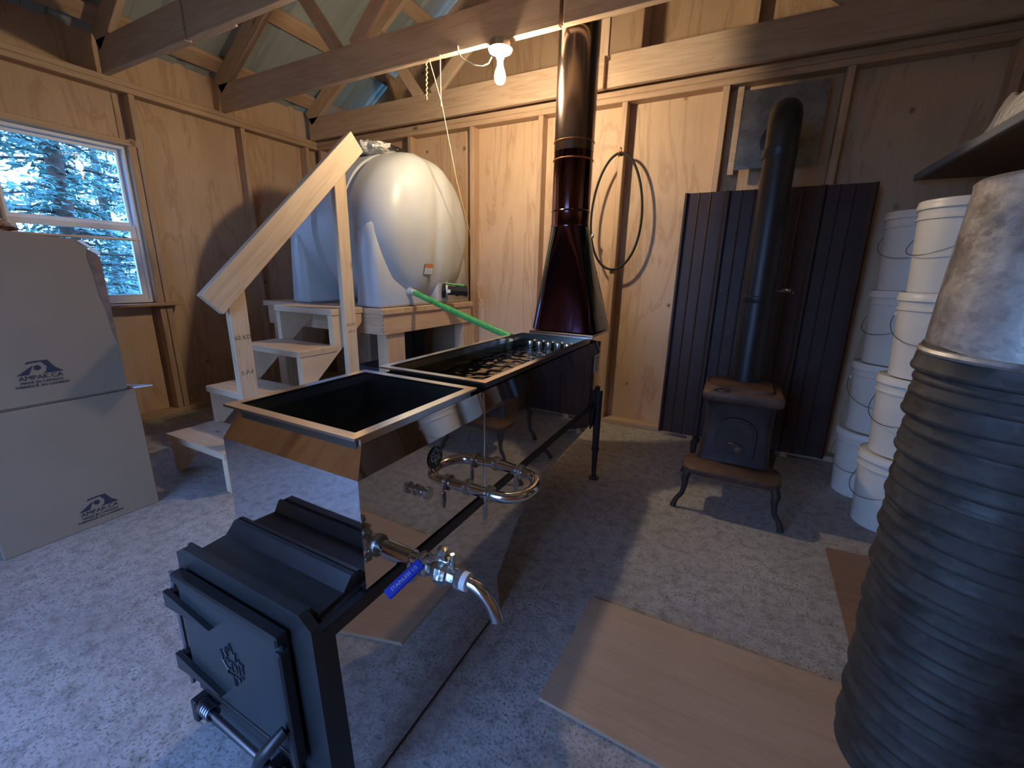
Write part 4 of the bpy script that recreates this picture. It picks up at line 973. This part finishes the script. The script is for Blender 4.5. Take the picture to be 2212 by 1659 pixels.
# white buckets
def make_bucket(label):
    b = thing('bucket', label, 'bucket', (0, 0, 0), 'stacked white buckets')
    lathe('bucket_body', [(.118, .0), (.121, .003), (.1405, .285), (.1405, .290), (.148, .291), (.148, .296), (.1415, .298), (.1425, .335), (.147, .337)], (0, 0, 0), (0, 0, 1), 'bucket', b, 40)
    lathe('bucket_lid', [(.146, 0), (.1525, .002), (.1525, .020), (.1500, .024), (.1500, .034), (.146, .036), (.142, .030), (.02, .029)], (0, 0, .329), (0, 0, 1), 'lid', b, 40)
    a0 = R(230)
    for s in (-1, 1):
        ax = Vector((math.cos(a0 + s * R(90)), math.sin(a0 + s * R(90)), 0)); lathe('handle_ear', [(.012, 0), (.010, .010)], ax * .141 + Vector((0, 0, .265)), ax, 'bucket', b, 12)
    pts = []
    for k in range(17):
        a = math.pi * k / 16; d_ = Vector((math.cos(a0), math.sin(a0), 0)); e_ = Vector((math.cos(a0 + R(90)), math.sin(a0 + R(90)), 0))
        pts.append(e_ * .152 * math.cos(a) + d_ * (.154 * math.sin(a)) + Vector((0, 0, .265 - .115 * math.sin(a))))
    tube('wire_bail', pts, .0018, 'lever_steel', b, 6)
    return b
BH = .365
order = ['bottom', 'second from the floor', 'third from the floor', 'top']
proto = None; spots = [((.774, 2.456), 'front', 4), ((.745, 2.795), 'rear', 4), ((1.085, 2.50), 'hidden', 0)]
for (bx_, by_), nm, n in spots:
    for k in range(n):
        lab = f'white lidded plastic bucket, {order[k]} of the {nm} stack by the siding sheet'
        if proto is None: proto = make_bucket(lab); b = proto
        else: b = copy_tree(proto)
        b['label'] = lab; b.location = (bx_ + .004 * ((k * 7) % 3 - 1), by_ + .003 * ((k * 5) % 3 - 1), k * BH); b.rotation_euler = (0, 0, R((k * 67 + (25 if nm == 'rear' else 0)) % 50 - 25))
# stack of galvanized sap pails, upside down and nested
def make_pail(label, mat, full):
    t = thing('sap_pail', label, 'pail', (0, 0, 0), 'nested galvanized sap pails')
    # open rim down at z=0, bottom up
    prof2 = [(.156, .0), (.164, .002), (.1665, .007), (.164, .013), (.157, .015), (.1575, .05), (.1555, .16), (.1515, .305), (.153, .312), (.147, .318), (.142, .312), (.02, .311)] if full else [(.160, -.001), (.1640, .001), (.1655, .005), (.1648, .010), (.1628, .014), (.1615, .030), (.156, .055)]
    lathe('pail_shell', prof2, (0, 0, 0), (0, 0, 1), mat, t, 56)
    return t
HX, HY = .510, 1.122
NP = 33; dz_ = 1.000 / NP
pr0 = None
for k in range(NP + 1):
    top = k == NP
    lab = 'bright galvanized sap pail upside down on top of the tall dark stack' if top else 'dull dark galvanized sap pail nested upside down in the tall stack at right'
    if k == 0 or top: p_ = make_pail(lab, 'galv' if top else 'galv_dark', top); pr0 = pr0 or p_
    else: p_ = copy_tree(pr0)
    p_['label'] = lab
    jit = .006
    p_.location = (HX + jit * math.sin(k * 2.1) * .6 + .028 - .034 * (k / NP), HY + jit * math.cos(k * 3.7) * .5, k * dz_ + .006 * math.sin(k * 1.3) * (0 < k < NP)); p_.rotation_euler = (R(1.3) * math.sin(k * 1.7) * (0 if k == 0 else 1), R(1.3) * math.cos(k * 2.3) * (0 if k == 0 else 1), k * 1.1)

# floor boards
def slab(name, poly_, z, t, mat, rot=0):
    c = Vector((sum(p[0] for p in poly_) / len(poly_), sum(p[1] for p in poly_) / len(poly_), 0))
    bm = bmesh.new(); add_prism(bm, poly_, 'z', z, z + t); return obj(name, bm, mat)
fp = slab('floor_plywood_sheet', [(-.318, 1.286), (-.335, .850), (.62, .81), (.66, 1.31)], 0, .012, 'ply_floor'); tag(fp, 'worn bare plywood sheet lying on the concrete in the foreground', 'plywood sheet')
fb = slab('brown_board', [(.492, 2.07), (.468, 1.33), (1.2, 1.33), (1.2, 2.14)], 0, .010, 'ply_brown'); tag(fb, 'brown board on the floor between the pail stack and the buckets', 'board')

# ================================================================== OUTSIDE
gr = box('ground', (-40, -30, -.5), (30, 30, -.125), 'ground'); gr['kind'] = 'structure'
def conifer(x, y, h, sd, label, mat, dens=1.0):
    rnd = random.Random(sd)
    t = thing('conifer_tree', label, 'tree', (x, y, -.15), 'conifers outside the window')
    tube('trunk', [(x, y, -.15), (x + .05, y, h * .5), (x, y, h)], [h * .022, h * .015, .02], 'bark', t, 10)
    bm = bmesh.new(); br = bmesh.new()
    nb = int(95 * dens)
    for i in range(nb):
        z = h * (.06 + .92 * (i / nb)); L = h * .24 * (1 - (z / h)) ** .8 + .25; a = rnd.uniform(0, 6.283)
        d = Vector((math.cos(a), math.sin(a), -.12)); p0 = Vector((x, y, z)); add_tube(br, [p0, p0 + d * L * .5 + Vector((0, 0, .05)), p0 + d * L], [.02, .012, .005], 4)
        nseg = int(11 * L) + 6
        for j in range(nseg):
            u = (j + .5) / nseg; c = p0 + d * L * u
            for q in range(7):
                off = Vector((rnd.gauss(0, .10), rnd.gauss(0, .10), rnd.gauss(0, .06))); c2 = c + off
                dd = (d + Vector((rnd.uniform(-1, 1), rnd.uniform(-1, 1), rnd.uniform(-.5, .3)))).normalized() * rnd.uniform(.08, .17); s_ = dd.cross(Vector((rnd.random(), rnd.random(), 1))).normalized() * .024
                vs = [bm.verts.new(c2 - s_), bm.verts.new(c2 + dd * .6 + s_ * 1.2), bm.verts.new(c2 + dd)]
                bm.faces.new(vs)
    obj('branch', br, 'bark', t); f_ = obj('needles', bm, mat, t); f_['kind'] = 'stuff'
    return t
conifer(-7.4, 2.35, 5.2, 1, 'blue green conifer close outside the window, nearest the glass', 'needle', 1.2)
conifer(-10.0, 4.9, 5.0, 2, 'teal conifer to the right behind the nearest one outside', 'needle2', 1.1)
conifer(-10.2, 1.6, 4.4, 3, 'shorter conifer to the left outside the window', 'needle2', 1.0)
conifer(-13.5, 5.0, 5.6, 4, 'farthest conifer outside, between the two nearer ones', 'needle', 1.0)
